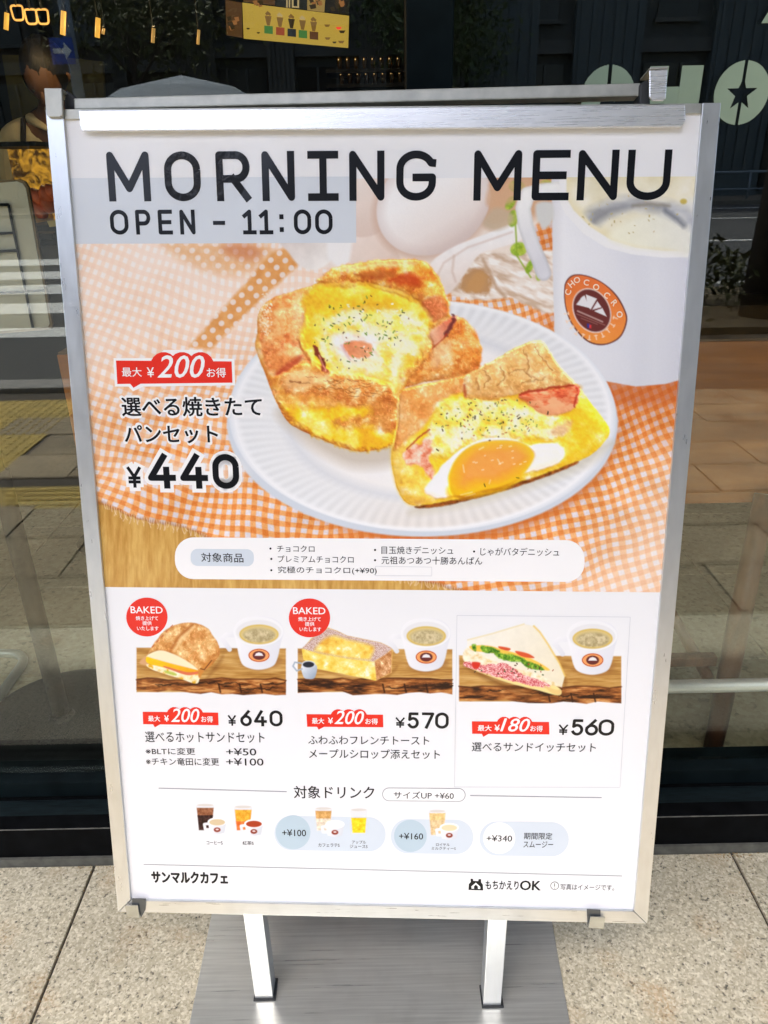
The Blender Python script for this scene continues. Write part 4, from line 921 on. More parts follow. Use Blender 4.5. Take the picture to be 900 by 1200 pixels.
MB().add([(XL, -.0848, .02), (XR, -.0848, .02), (XR, -.031, .02), (XL, -.031, .02), (XL, -.0848, .088), (XR, -.0848, .088), (XR, -.031, .077), (XL, -.031, .077)],
         [(0, 3, 2, 1), (4, 5, 6, 7), (0, 1, 5, 4), (1, 2, 6, 5), (2, 3, 7, 6), (3, 0, 4, 7)]).build('sill_plate', M_teal, sf, bevel=.001)
MB().box(XL, XR, -.0305, .03, .02, .081).box(XL, XR, -.028, .028, .0812, .084).build('seal', M_black, sf)
br = MB().box(XL, XR, -.030, .032, .0845, .121).build('bottom_rail', M_frame, sf, bevel=.0015)
for x0, x1 in ((.040, .100), (XL, XL + .08), (XR - .08, XR)):
    MB().box(x0, x1, -.032, .034, .1212, 2.75).build('mullion', M_frame, sf, bevel=.002)
MB().box(XL, XR, -.031, .033, 2.752, 2.85).build('top_rail', M_frame, sf)
MB().box(-8, XL - .002, -.05, .2, -.02, 2.85).box(XR + .002, 8, -.05, .2, -.02, 2.85).build('side_wall', M_facade, sf)
MB().box(-8, 8, -.052, .2, 2.852, 9).build('upper_wall', M_facade, sf)
MB().box(-8, 8, -.10, -.053, 2.86, 3.3).build('fascia', M_frame, sf, bevel=.004)
MB().box(-8, 8, -1.58, -.104, 2.95, 3.1).build('canopy', M_facade, sf, bevel=.01)  # unseen canopy added to keep the sun off the stand and near slabs
pa = MB().box(XL + .082, .0385, -.004, .004, .1225, 2.751).build('glass_pane', M_glass, sf)
pb = MB().box(.1015, XR - .082, -.004, .004, .1225, 2.751).build('glass_pane', M_glass, sf)

# vinyl letters stuck on the glass: C H O with a star cut-out, and the foot of a bigger letter above
M_vinyl = mat('sage_vinyl', s2l((150, 170, 146)), .6, noise=(30, .05))
def poly_minus(outer, holes_test, name, parent, m, y=-.0052, res=.0012):
    """flat vinyl shape, 0.6 mm thick, from outline + test of what is cut away"""
    P = np.array(outer); x0, z0 = P.min(0); x1, z1 = P.max(0)
    bm = bmesh.new(); nx, nz = int((x1 - x0) / res) + 1, int((z1 - z0) / res) + 1
    gx = np.linspace(x0, x1, nx); gz = np.linspace(z0, z1, nz); A, B = np.meshgrid((gx[1:] + gx[:-1]) / 2, (gz[1:] + gz[:-1]) / 2)
    ok = (psdf(P, A, B) < 0) & ~holes_test(A, B); V = {}; mb = MB()
    def vid(i, j):
        if (i, j) not in V: V[(i, j)] = len(mb.v); mb.v.append((gx[i], y, gz[j]))
        return V[(i, j)]
    for j in range(ok.shape[0]):                       # merge runs into strips
        i = 0
        while i < ok.shape[1]:
            if ok[j, i]:
                k = i
                while k < ok.shape[1] and ok[j, k]: k += 1
                mb.f.append((vid(i, j), vid(k, j), vid(k, j + 1), vid(i, j + 1))); i = k
            else: i += 1
    return mb.build(name, m, parent)
def star(cx, cz, r, rot=0):
    return np.array([(cx + (r if k % 2 == 0 else r * .40) * math.sin(math.pi * k / 5 + rot), cz + (r if k % 2 == 0 else r * .40) * math.cos(math.pi * k / 5 + rot)) for k in range(10)])
def disc(cx, cz, r, ry_=None): return [(cx + r * math.cos(2 * math.pi * k / 72), cz + (ry_ or r) * math.sin(2 * math.pi * k / 72)) for k in range(72)]
oc = at(867, 109.5, 0); S1 = star(oc[0], oc[2] - .001, .021)
poly_minus(disc(oc[0], oc[2], .0365, .0375), lambda a, b: (np.abs(a - oc[0]) < .0021) | (psdf(S1, a, b) < 0), 'letter', pb, M_vinyl, res=.0006)
cc = at(711, 113, 0); S2 = star(cc[0], cc[2], .021)
poly_minus(disc(cc[0], cc[2], .0355, .036), lambda a, b: (np.abs(a - cc[0]) < .0021) | (psdf(S2, a, b) < 0) | ((a > cc[0] + .010) & (np.abs(b - cc[2]) < .011)), 'letter', pb, M_vinyl, res=.0008)
h0, h1, h2, h3 = at(761, 78, 0), at(784, 78, 0), at(798, 77, 0), at(823, 77, 0); hc = at(800, 110, 0)
hb = h3[2] - .075; hm = (h3[2] + hb) / 2
MB().box(h0[0], h1[0] - .002, -.0056, -.005, hb, h3[2]).build('letter', M_vinyl, pb)['label'] = 'letter H'
MB().box(h2[0], h3[0], -.0056, -.005, hb, h3[2]).box(h1[0] - .0018, h2[0] - .0002, -.0056, -.005, hm - .011, at(790, 102, 0)[2]).build('letter', M_vinyl, pb)
kc = at(903, 4, 0)
MB().add([(kc[0] - .010, -.0055, kc[2] - .022), (kc[0] + .06, -.0055, kc[2] - .022), (kc[0] + .06, -.0055, kc[2] + .05), (kc[0] + .028, -.0055, kc[2] + .05)], [(0, 1, 2, 3)]).build('letter', M_vinyl, pb).modifiers.new('thick', 'SOLIDIFY').thickness = .0006

# ------------------------------------------------------------------ inside the shop
M_tile = granite('floor_tile', s2l((112, 104, 84)), s2l((168, 158, 130)), s2l((184, 176, 148)), s2l((150, 128, 92)), .55, .35)
fl = structure(MB().box(-6, 6, .034, 6.5, -.1, -.006).build('floor', M_joint)); first = None
for j in range(5):
    for i in range(-6, 6):
        o = slab(.12 + i * .45, .12 + (i + 1) * .45, .036 + j * .45, .036 + (j + 1) * .45, M_tile, 'floor_tile', fl, me=first, g=.002)
        if first is None: first = o.data
structure(MB().box(-6, 6, .036 + 2.25, 6.4, -.0058, -.0005).build('rear_floor', M_tile))
structure(MB().box(-6, 6, .202, 6.5, 2.9, 3.0).build('ceiling', M_wall_in))
structure(MB().box(-6, 6, 6.5, 6.6, -.1, 2.9).box(-6.1, -6.001, .2, 6.6, -.1, 2.9).box(6.001, 6.1, .2, 6.6, -.1, 2.9).build('wall', M_wall_in))

M_wood = wood('counter_wood', (.24, .075, .010), (.42, .145, .022), .55, (1.0, 8, 10), 2.2); M_dwood = wood('leg_wood', (.075, .03, .014), (.16, .065, .03), .45, (10, 10, 1.2), 4)
M_edge = mat('counter_edge', (.14, .075, .025), .5, noise=(12, .15))
# window counter
wc = empty('window_counter', (.30, .42, 0), 'long wooden window counter with a deep front panel and round legs, inside the window', 'counter')
tl, tr_ = at(66, 414, .30), at(830, 401, .30); zt = .893; zb = at(830, 590, .30)[2]
pn = MB().box(tl[0], 1.75, .30, .322, zb, zt - .004).build('front_panel', M_wood, wc, bevel=.0015)
MB().box(tl[0] + .002, 1.748, .303, .66, zt - .0038, zt + .0002).build('counter_top', M_edge, wc)
MB().box(tl[0] + .03, 1.7, .3225, .64, zt - .03, zt - .0042).build('under_board', M_dwood, wc)
def cleg(x0, y0, x1, y1, ztop):
    return MB().tube([(x0, y0, 0), (x0 + (x1 - x0) * .5, y0 + (y1 - y0) * .5, ztop * .5), (x1, y1, ztop)], [.0195, .024, .021], 20).build('leg', M_dwood, wc, smooth=True)
cleg(.728, .145, .80, .285, .57)
cleg(-.30, .145, -.36, .285, .57); cleg(1.62, .145, 1.66, .285, .57)
s0, s1 = at(760, 776, .21), at(842, 778, .21)
MB().box(-.33, s1[0] - .006, .205, .228, s0[2] - .012, s0[2] + .012).build('stretcher', M_dwood, wc, bevel=.003)
MB().tube([tuple(at(742, 640, .5)), tuple(at(831, 796, .205))], .013, 10).build('brace', M_dwood, wc, smooth=True)
# guard bar inside the right pane
M_steel = mat('satin_steel', (.80, .82, .83), .4, metal=.4, noise=(60, .12, (.1, 1, 1))); gy = .055; g0 = at(840, 803.5, gy)
gb = empty('guard_bar', (.8, gy, 0), 'horizontal satin steel bar low behind the right window pane', 'rail')
MB().tube([(.1005 + .01, gy, g0[2]), (XR - .09, gy, g0[2])], .0135, 16).build('bar', M_steel, gb, smooth=True)
for x in (.125, 1.4, 2.6): MB().tube([(x, gy, g0[2] - .01), (x, gy, .121)], .006, 8).build('bracket', M_steel, gb, smooth=True)
# pedestal table, left
M_blk = mat('black_powder_coat', (.012, .014, .014), .6, spec=.15, noise=(40, .3))
# bent tube chair, left
M_tube = mat('pale_tube', (.34, .36, .32), .35, metal=.5)
chx = at(14, 776, .50); ch = empty('tube_chair', (-1.42, .48, 0), 'chair on a bent pale metal tube sled frame, mostly beyond the left edge', 'chair')
def bend(P, r, n=5):
    out = [np.array(P[0], float)]
    for i in range(1, len(P) - 1):
        a, b, c = [np.array(q, float) for q in P[i - 1:i + 2]]; u = (a - b) / np.linalg.norm(a - b); v = (c - b) / np.linalg.norm(c - b)
        for k in range(n + 1):
            t = k / n; out.append((1 - t) ** 2 * (b + u * r) + 2 * t * (1 - t) * b + t * t * (b + v * r))
    out.append(np.array(P[-1], float)); return out
def floor_hit(px_, py_): r = ray(px_, py_); t = -CAM[2] / r[2]; return CAM + r * t + [0, 0, .011]
f0, f1, f2 = floor_hit(-60, 768), floor_hit(36, 770), floor_hit(-60, 905)
MB().tube(bend([f0, f1, f2], .06, 8), .0125, 10).build('sled_base', M_tube, ch, smooth=True)
MB().tube(bend([f0, (f0[0] - .25, f0[1] + .02, .011), (f0[0] - .28, f0[1], .45), (f0[0] + .1, f0[1], .45)], .05), .0105, 10).build('leg_frame', M_tube, ch, smooth=True)
MB().box(-1.62, -1.22, .30, .66, .462, .485).build('seat', M_dwood, ch, bevel=.006); MB().tube(bend([(-1.60, .34, .46), (-1.66, .34, .85), (-1.66, .62, .85), (-1.60, .62, .46)], .05), .010, 10).build('back_frame', M_tube, ch, smooth=True)
MB().box(-1.665, -1.645, .36, .60, .66, .83).build('backrest', M_dwood, ch, bevel=.006)

# ---- lit things
def lit(name, c, s): return mat(name, tuple(x * .5 for x in c), .6, emit=(c, s * .26))
M_board = lit('lit_menu_panel', (.95, .62, .10), .42)
def quad(name, pts, Y, m, parent, dy=0, th=.01):
    q = [at(x, y, Y) for x, y in pts]
    mb = MB(); mb.add([(p[0], Y - dy, p[2]) for p in q] + [(p[0], Y - dy + th, p[2]) for p in q], [(0, 1, 2, 3), (7, 6, 5, 4), (0, 4, 5, 1), (1, 5, 6, 2), (2, 6, 7, 3), (3, 7, 4, 0)])
    return mb.build(name, m, parent)
MY = 4.0; c = at(347, 30, MY)
mbd = empty('menu_board', (c[0], MY, c[2]), 'lit yellow menu board showing a row of parfait glasses, high inside the shop', 'menu board')
quad('panel', [(284, 3), (409, 18.5), (408, 56), (285.5, 45)], MY, M_board, mbd)
pc = [lit('print_green', (.14, .42, .10), .35), lit('print_red', (.62, .12, .05), .4), lit('print_dark', (.06, .07, .08), .3), lit('print_green', (.14, .42, .10), .35), lit('print_brown', (.25, .10, .04), .35)]
M_gl = lit('print_glass', (.42, .22, .06), .4); M_cream = lit('print_cream', (.85, .62, .30), .45); M_dk = lit('print_dark_brown', (.10, .06, .02), .3)  # the darkest is a plain dark brown print colour
for k, x in enumerate((314.8, 328.5, 342, 355, 368)):
    y = 31.5 + k * 1.7
    q = quad('parfait_picture', [(x - 5, y - 1.5), (x + 5, y - .6), (x + 5, y + 8.6), (x - 5, y + 7.6)], MY, pc[k], mbd, .004, .002)
    quad('glass_print', [(x - 4.4, y - 13), (x + 3.6, y - 12.4), (x + 1.4, y - 1.4), (x - 2.0, y - 1.8)], MY, M_gl if k != 2 else M_dk, q, .005, .002)
    quad('topping_print', [(x - 4, y - 15.5), (x - 1, y - 18.5), (x + 3, y - 15), (x + 2, y - 12.6), (x - 2.5, y - 13)], MY, M_cream if k % 2 else M_gl, q, .007, .002)
for x, y, r, m in ((383.5, 29, 3.6, M_gl), (384, 44, 3.6, M_gl), (401, 36, 4.0, M_dk), (400, 48, 3.8, M_gl), (397, 32, 3.4, lit('print_bright_red', (1, .05, .04), .9)), (392, 49, 2.6, M_dk), (291, 33, 2.2, M_dk), (303, 38, 2.0, M_dk)):
    quad('cup_picture', [(x + r * math.cos(t * 1.0472), y + r * .9 * math.sin(t * 1.0472)) for t in range(4)], MY, m, mbd, .009, .002)
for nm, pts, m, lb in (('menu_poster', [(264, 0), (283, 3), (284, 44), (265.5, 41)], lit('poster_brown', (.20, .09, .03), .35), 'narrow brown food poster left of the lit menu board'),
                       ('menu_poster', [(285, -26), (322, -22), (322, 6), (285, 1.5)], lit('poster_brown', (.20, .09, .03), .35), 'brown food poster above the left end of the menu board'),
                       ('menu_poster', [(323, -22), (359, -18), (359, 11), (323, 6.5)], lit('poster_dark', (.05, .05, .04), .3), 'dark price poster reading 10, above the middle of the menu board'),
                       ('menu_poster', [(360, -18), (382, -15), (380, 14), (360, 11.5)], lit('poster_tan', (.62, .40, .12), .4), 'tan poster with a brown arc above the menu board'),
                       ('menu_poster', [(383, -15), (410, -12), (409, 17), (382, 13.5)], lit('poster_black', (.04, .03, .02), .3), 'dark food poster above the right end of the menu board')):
    c = at(sum(p[0] for p in pts) / 4, sum(p[1] for p in pts) / 4, MY)
    e = empty(nm, (c[0], MY, c[2]), lb, 'poster'); quad('sheet', pts, MY, m, e)
    cx, cy = sum(p[0] for p in pts) / 4, sum(p[1] for p in pts) / 4
    if 'price' in lb:
        for sx in (335.5, 338.5): quad('figure', [(sx, -6), (sx + 1.6, -6), (sx + 1.6, 9), (sx, 9)], MY, M_cream, e, .003, .002)
        for q in ([(342, -6), (344, -6), (344, 9), (342, 9)], [(348.5, -6), (350.5, -5.6), (350.5, 9.6), (348.5, 9.3)], [(344, 7.2), (348.5, 7.6), (348.5, 9.3), (344, 8.9)]): quad('figure', q, MY, M_cream, e, .003, .002)
    else:
        r0 = random.Random(cx)
        for k in range(7):
            x, y = cx + r0.uniform(-7, 7), cy + r0.uniform(-2, 16 if cx > 300 else 14)
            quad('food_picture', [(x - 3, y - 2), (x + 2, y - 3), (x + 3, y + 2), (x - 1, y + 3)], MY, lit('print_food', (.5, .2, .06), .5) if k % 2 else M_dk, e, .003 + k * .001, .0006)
# lamps
M_lamp = lit('warm_lamp', (1, .50, .08), .85); M_lamp2 = lit('dim_lamp', (1, .55, .16), .38)
for i, (x, y0, y1, w_, lb, m) in enumerate(((74.5, 13, 41, 2.4, 'bright warm strip lamp beside the row of ring lamps', M_lamp), (8, 15, 35, 2.2, 'warm strip lamp at the left end of the row of ring lamps', M_lamp),
                                          (115, 21, 44, 2.3, 'warm strip lamp right of the one way sign', M_lamp), (121.5, 33, 40, 1.4, 'tiny warm lamp beside the strip lamp', M_lamp2), (180, 33, 50, 1.7, 'small dim strip lamp hanging alone in the middle', M_lamp2),
                                          (233, 35, 52, 1.4, 'faint narrow lamp near the dark doorway', M_lamp2))):
    LY = 1.75; t = at(x, y0, LY); b_ = at(x - 1.0, y1, LY)
    e = empty('strip_lamp', (t[0], LY, t[2]), lb, 'lamp', 'warm strip lamps inside the shop')
    MB().tube([(b_[0], LY, b_[2]), (t[0], LY, t[2])], w_ / FPX * 2.9, 10).build('tube', m, e, smooth=True)
    MB().tube([(t[0], LY, t[2] + .005), (t[0], LY, 2.898)], .004, 6).build('cable', M_blk, e)
    if i in (0, 1, 2, 4):                             # the light this lamp gives
        ld = bpy.data.lights.new('lamp_light', 'POINT'); ld.energy = .3; ld.color = (1, .68, .36); ld.shadow_soft_size = .003
        lo_ = bpy.data.objects.new('lamp_light', ld); col.objects.link(lo_); lo_.location = ((t[0] + b_[0]) / 2, LY + .03, (t[2] + b_[2]) / 2)
for i, (x, y, lb) in enumerate(((20.5, 15, 'leftmost square ring lamp of three'), (36.5, 19.5, 'middle square ring lamp of three'), (50, 19.5, 'right square ring lamp of three'))):
    LY = 1.9; c = at(x, y, LY); s = 6.0 / FPX * 3.05
    e = empty('ring_lamp', (c[0], LY, c[2]), lb, 'lamp', 'square ring lamps inside the shop')
    P = [(c[0] - s, LY, c[2] + s), (c[0] + s, LY, c[2] + s), (c[0] + s * .8, LY, c[2] - s), (c[0] - s * .8, LY, c[2] - s)]
    mid = (np.array(P[0]) + np.array(P[1])) / 2
    MB().tube(bend([mid] + [P[1], P[2], P[3], P[0]] + [mid], s * .5), .0036, 8).build('ring', M_lamp2, e, smooth=True)
    MB().tube([(c[0], LY, c[2] + s), (c[0], LY, 2.898)], .004, 6).build('cable', M_blk, e)
# back bar with glasses on shelves
bb = empty('back_bar', (-.3, 4.3, 0), 'dark back bar shelving behind the menu board', 'shelf')
M_dk2 = mat('dark_joinery', (.03, .024, .018), .6, noise=(6, .3)); 
MB().box(-1.6, .55, 4.35, 4.8, 0, 1.0).build('cabinet', M_dk2, bb)
za = at(445, 81, 4.2)[2]; zb2 = at(445, 98, 4.2)[2]
for z in (za - .005, zb2 - .005): MB().box(-.30, .42, 4.1, 4.4, z - .02, z).build('shelf_board', M_dk2, bb)
M_bot = mat('amber_glass', (.10, .05, .015), .08, coat=1)
first = None
for r, z in enumerate((za, zb2)):
    for k in range(11):
        x = -.22 + k * .052 + r * .01
        lb = 'amber glass on the %s bar shelf, %s' % (('upper', 'lower')[r], 'one of a row of eleven alike glasses')
        if first is None:
            first = empty('glass', (x, 4.2, z), lb, 'glass', 'glasses on the bar shelves')
            MB().lathe([(.014, 0), (.016, .03), (.018, .065), (.017, .066), (.014, .01)], (x, 4.2, z), 10).build('bowl', M_bot, first, smooth=True)
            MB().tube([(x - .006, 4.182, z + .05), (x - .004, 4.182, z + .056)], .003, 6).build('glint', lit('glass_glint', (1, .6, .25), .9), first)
        else: copy_thing(first, (x, 4.2, z), lb)
# serving counter with lit pastry case at the left
def glow_mat():
    m = bpy.data.materials.new('case_glow'); m.use_nodes = True; t = m.node_tree; b = t.nodes['Principled BSDF']
    tc = t.nodes.new('ShaderNodeTexCoord'); n = t.nodes.new('ShaderNodeTexNoise'); n.inputs['Scale'].default_value = 26; n.inputs['Detail'].default_value = 5; n.inputs['Distortion'].default_value = 1.5; t.links.new(tc.outputs['Object'], n.inputs['Vector'])
    cr = t.nodes.new('ShaderNodeValToRGB'); e = cr.color_ramp.elements; e[0].position = .40; e[0].color = (.03, .012, .003, 1); e[1].position = .66; e[1].color = (.95, .45, .04, 1); t.links.new(n.outputs[0], cr.inputs[0])
    t.links.new(cr.outputs[0], b.inputs['Emission Color']); b.inputs['Emission Strength'].default_value = .16; b.inputs['Base Color'].default_value = (.2, .1, .02, 1); return m
svc = empty('serving_counter', (-1.6, 1.9, 0), 'dark serving counter at the left, behind the cream board', 'counter')
MB().box(-2.8, -.95, 1.62, 2.1, .004, .98).build('cabinet', M_dk2, svc, bevel=.005); MB().box(-2.82, -.93, 1.6, 2.12, .981, 1.0).build('worktop', M_frame, svc)
cs0, cs1 = at(-40, 173, 1.6), at(50, 214, 1.6)
pcs = empty('pastry_case', ((cs0[0] + cs1[0]) / 2, 1.75, 1.0), 'lit golden pastry case on the serving counter', 'display case')
MB().box(cs0[0], cs1[0], 1.9, 1.92, 1.001, cs0[2]).build('back_panel', glow_mat(), pcs)
MB().box(cs0[0], cs1[0], 1.60, 1.92, cs0[2] + .001, cs0[2] + .015).build('canopy', M_blk, pcs); MB().box(cs0[0], cs1[0], 1.6, 1.9, 1.001, 1.02).build('tray', M_blk, pcs)
M_past = mat('glazed_pastry', (.55, .26, .05), .4, noise=(40, .5), bump=(60, 1)); r0 = random.Random(3); lump = None
for k in range(9):
    x = cs1[0] - .05 - .075 * (k % 5) ; y = 1.66 + .1 * (k // 5); z = 1.05 + .05 * (k // 5)
    b = MB(); pts = []
    b.lathe([(.004, 0), (.034, .004), (.04, .02), (.028, .042), (.006, .05)], (x, y, z), 10)
    o = b.build('pastry', M_past, None, smooth=True)
    tag(o, 'golden baked pastry in the lit pastry case', 'pastry', 'golden pastries in the lit case')
M_saus = mat('red_glaze', (.52, .10, .03), .35, noise=(30, .4)); RY = 1.2
for k, (x0, y0, x1, y1) in enumerate(((37, 230, 52, 240), (48, 226, 63, 238), (38, 240, 54, 256), (50, 240, 65, 248), (56, 226, 70, 232))):
    a, b_ = at(x0, y0, RY), at(x1, y1, RY); m_ = (a + b_) / 2; m_[2] += .01
    tag(MB().tube([a, a * .7 + m_ * .3 + [0, -.004, .004], m_, b_ * .7 + m_ * .3, b_], [.008, .02, .023, .019, .006], 12).build('sausage_roll', M_saus, None, smooth=True), 'red glazed sausage roll on the tray behind the yellow tag', 'pastry', 'red glazed rolls on the tray')
t0, t1 = at(34, 262, RY), at(72, 262, RY)
ty = empty('tray_stand', ((t0[0] + t1[0]) / 2, RY + .05, 0), 'dark tray stand holding red glazed rolls', 'tray stand')
MB().box(t0[0] - .02, t1[0] + .12, RY - .03, RY + .16, t0[2] - .02, t0[2] - .004).build('tray', M_blk, ty); MB().tube([(t0[0] + .06, RY + .06, 0), (t0[0] + .06, RY + .06, t0[2] - .02)], .012, 10).build('post', M_blk, ty); MB().lathe([(.14, 0), (.14, .01)], (t0[0] + .06, RY + .06, .001), 24).build('foot', M_blk, ty)
tg = empty('price_tag', tuple(at(62, 262, RY - .04)), 'small yellow price tag in front of the red glazed rolls', 'tag')
quad('card', [(55, 259), (67, 258), (68, 265), (58, 266)], RY - .04, mat('yellow_card', (.55, .40, .12), .7), tg)
# cream notice board with rounded corners, black wire rack in front
BY = .27
cb = empty('notice_board', (-.79, .29, 0), 'cream notice board with black lattice lines on a dark pole with round foot', 'notice board')
M_crm = mat('cream_board', (.50, .46, .375), .7, noise=(8, .06)); M_brn = mat('brown_edge', (.20, .13, .06), .6)
def poly(name, pts, Y, m, parent, dy, th):
    q = [at(x, y, Y) for x, y in pts]; n = len(q)
    return MB().add([(p[0], Y - dy, p[2]) for p in q] + [(p[0], Y - dy + th, p[2]) for p in q], [tuple(range(n)), tuple(range(2 * n - 1, n - 1, -1))] + [(i, (i + 1) % n, (i + 1) % n + n, i + n) for i in range(n)]).build(name, m, parent)
poly('edge', [(-90, 218), (22, 210), (29, 213), (33, 220), (61, 380), (59, 386), (-60, 396)], BY, M_brn, cb, 0, .008)
fc = poly('face', [(-88, 222), (20, 212.5), (27, 215), (31, 221), (58.5, 379), (56.5, 383), (-58, 393)], BY, M_crm, cb, .002, .0015)
for P in ([(10, 240), (38.5, 384)], [(-45, 240), (10, 240)], [(-30, 275), (17, 273)], [(-26, 296), (21, 293.5)], [(-20, 345), (52, 340)]):
    MB().tube([at(*P[0], BY - .006), at(*P[1], BY - .006)], .0024, 8).build('lattice_bar', M_blk, fc, smooth=True)
MB().lathe([(.20, 0), (.20, .006), (.192, .010), (.03, .016), (.026, .03)], (-.79, .292, 0.0), 56).build('base', M_blk, cb)
MB().tube([(-.79, .292, .02), (-.79, .292, .655)], .0205, 20).build('pole', M_blk, cb, smooth=True)
MB().tube([(-.79, .292, .655), (-.79, .292, 1.05)], .012, 16).build('upper_pole', mat('pole_grey', (.07, .07, .065), .5), cb, smooth=True)
# grit gathered where the granite slabs meet the shop front
gb_ = MB(); r0 = random.Random(9)
for k in range(150):
    jx = r0.choice([-.57, -.57, .655, .655, .0425, r0.uniform(-1.2, 1.2)]); x = jx + r0.gauss(0, .02); y = -.124 - abs(r0.gauss(0, .010)) if r0.random() < .75 else -.13 - r0.random() * .5; s_ = r0.uniform(.0008, .0024)
    if y < -.16: x = r0.choice([-.57, .655]) + r0.gauss(0, .002)
    v = [(x + s_ * math.cos(t) * r0.uniform(.6, 1.3), y + s_ * math.sin(t) * r0.uniform(.6, 1.3), .0006) for t in (0, 1.6, 3.1, 4.7)]
    b0 = len(gb_.v); gb_.v += v + [(x, y, .0006 + s_ * .8)]; gb_.f += [(b0, b0 + 1, b0 + 4), (b0 + 1, b0 + 2, b0 + 4), (b0 + 2, b0 + 3, b0 + 4), (b0 + 3, b0, b0 + 4), (b0 + 3, b0 + 2, b0 + 1, b0)]
tag(gb_.build('grit', mat('grit', (.34, .24, .12), .9, noise=(200, .6))), 'rusty grit and crumbs in the joint along the shop front', 'grit', None, 'stuff')
# olive wall panel behind the person
op = tag(poly('wall_panel', [(2, 64), (64, 66), (120, 72), (122, 118), (60, 140), (16, 150)], 3.0, mat('olive_panel', (.10, .085, .02), .7, noise=(8, .3)), None, 0, .03), 'olive green wall panel behind the staff member', 'panel')

# ------------------------------------------------------------------ the staff member, head bent forward
M_shirt = mat('cream_shirt', (.62, .56, .38), .8, noise=(14, .12), bump=(30, .5)); M_apron = mat('dark_apron', (.016, .014, .012), .8, bump=(50, .4)); M_skin = mat('skin', (.16, .08, .045), .55, noise=(20, .08)); M_hair = mat('black_hair', (.010, .009, .008), .5, bump=(80, 1, (4, 4, .5))); M_trous = mat('black_trousers', (.015, .015, .017), .8)
PY = 2.15
hp = at(60, 122, PY); px, pz = hp[0], hp[2]          # head centre
per = empty('person', (px - .05, PY + .12, 0), 'staff member in cream collared shirt and dark apron, head bent down, black hair', 'person')
def skin(name, joints, edges, m, parent, sub=2, root=0):
    me = bpy.data.meshes.new(name); L = root_loc(parent) if parent else np.zeros(3)
    me.from_pydata([tuple(np.array(j[0]) - L) for j in joints], edges, []); o = bpy.data.objects.new(name, me); col.objects.link(o); o.parent = parent
    o.modifiers.new('skin', 'SKIN')
    for i, v in enumerate(me.skin_vertices[0].data): rr = joints[i][1]; v.radius = rr if isinstance(rr, tuple) else (rr, rr); v.use_root = i == root
    sb = o.modifiers.new('sub', 'SUBSURF'); sb.levels = sub; sb.render_levels = sub
    me.materials.append(m); return o
x, y = px - .05, PY + .12
# body: pelvis root, spine, neck, legs, arms
J = [((x, y + .02, .92), (.15, .11)), ((x, y + .03, 1.08), (.135, .10)), ((x, y + .02, 1.24), (.16, .11)), ((x + .01, y - .01, 1.36), (.12, .085)), ((x + .03, y - .06, 1.43), .05), ((x + .045, y - .10, 1.49), .05),
     ((x - .10, y + .02, .86), .095), ((x - .11, y - .01, .48), .062), ((x - .11, y + .04, .08), .045), ((x - .11, y - .09, .035), .038),
     ((x + .10, y + .02, .86), .095), ((x + .11, y - .01, .48), .062), ((x + .11, y + .04, .08), .045), ((x + .11, y - .09, .035), .038),
     ((x - .19, y, 1.33), .065), ((x - .23, y + .01, 1.10), .046), ((x - .15, y - .20, 1.05), .032), ((x + .19, y, 1.33), .065), ((x + .23, y + .01, 1.10), .046), ((x + .13, y - .20, 1.05), .032)]
E_ = [(0, 1), (1, 2), (2, 3), (3, 4), (4, 5), (0, 6), (6, 7), (7, 8), (8, 9), (0, 10), (10, 11), (11, 12), (12, 13), (3, 14), (14, 15), (15, 16), (3, 17), (17, 18), (18, 19)]
skin('body', J, E_, M_skin, per)
Js = [(j[0], tuple(q * 1.12 for q in j[1]) if isinstance(j[1], tuple) else j[1] * 1.15) for j in (J[0], J[1], J[2], J[3], J[14], J[15], J[17], J[18])] + [((x - .19, y - .10, 1.07), .044), ((x + .18, y - .10, 1.07), .044)]
skin('shirt', Js, [(0, 1), (1, 2), (2, 3), (3, 4), (4, 5), (3, 6), (6, 7), (5, 8), (7, 9)], M_shirt, per)
Jt = [(J[0][0], (.165, .125))] + [(J[i][0], J[i][1] * 1.18) for i in (6, 7, 8, 10, 11, 12)]
skin('trousers', Jt, [(0, 1), (1, 2), (2, 3), (0, 4), (4, 5), (5, 6)], M_trous, per)
hc = np.array([x + .055, y - .135, 1.545])
hd = MB(); nn = 18
def head_pt(a, b):
    v = np.array([math.cos(b) * math.cos(a) * .076, math.cos(b) * math.sin(a) * .096, math.sin(b) * .115])
    if v[1] < 0: v[2] -= .0; v[0] *= 1 - .25 * max(0, -v[2] / .115)
    if v[2] < -.02: v[0] *= .86
    ca, sa = math.cos(R(46)), math.sin(R(46)); return hc + np.array([v[0], v[1] * ca - v[2] * sa, v[2] * ca + v[1] * sa])
for j in range(nn + 1):
    for i in range(nn): hd.v.append(tuple(head_pt(2 * math.pi * i / nn, -math.pi / 2 + math.pi * j / nn)))
for j in range(nn):
    for i in range(nn): hd.f.append((j * nn + i, j * nn + (i + 1) % nn, (j + 1) * nn + (i + 1) % nn, (j + 1) * nn + i))
head = hd.build('head', M_skin, per, smooth=True)
def hl(v): ca, sa = math.cos(R(46)), math.sin(R(46)); v = np.array(v, float); return hc + np.array([v[0], v[1] * ca - v[2] * sa, v[2] * ca + v[1] * sa])
MB().tube([hl((0, -.088, .01)), hl((0, -.108, -.022)), hl((0, -.094, -.03))], [.006, .011, .006], 8).build('nose', M_skin, head, smooth=True)
for s in (-1, 1):
    MB().lathe([(.001, -.006), (.008, 0), (.001, .006)], tuple(hl((s * .03, -.088, .012))), 10).build('eye', M_hair, head, smooth=True)
    MB().tube([hl((s * .076, .0, .012)), hl((s * .084, .006, -.004)), hl((s * .076, 0, -.026))], [.006, .010, .005], 8).build('ear', M_skin, head, smooth=True)
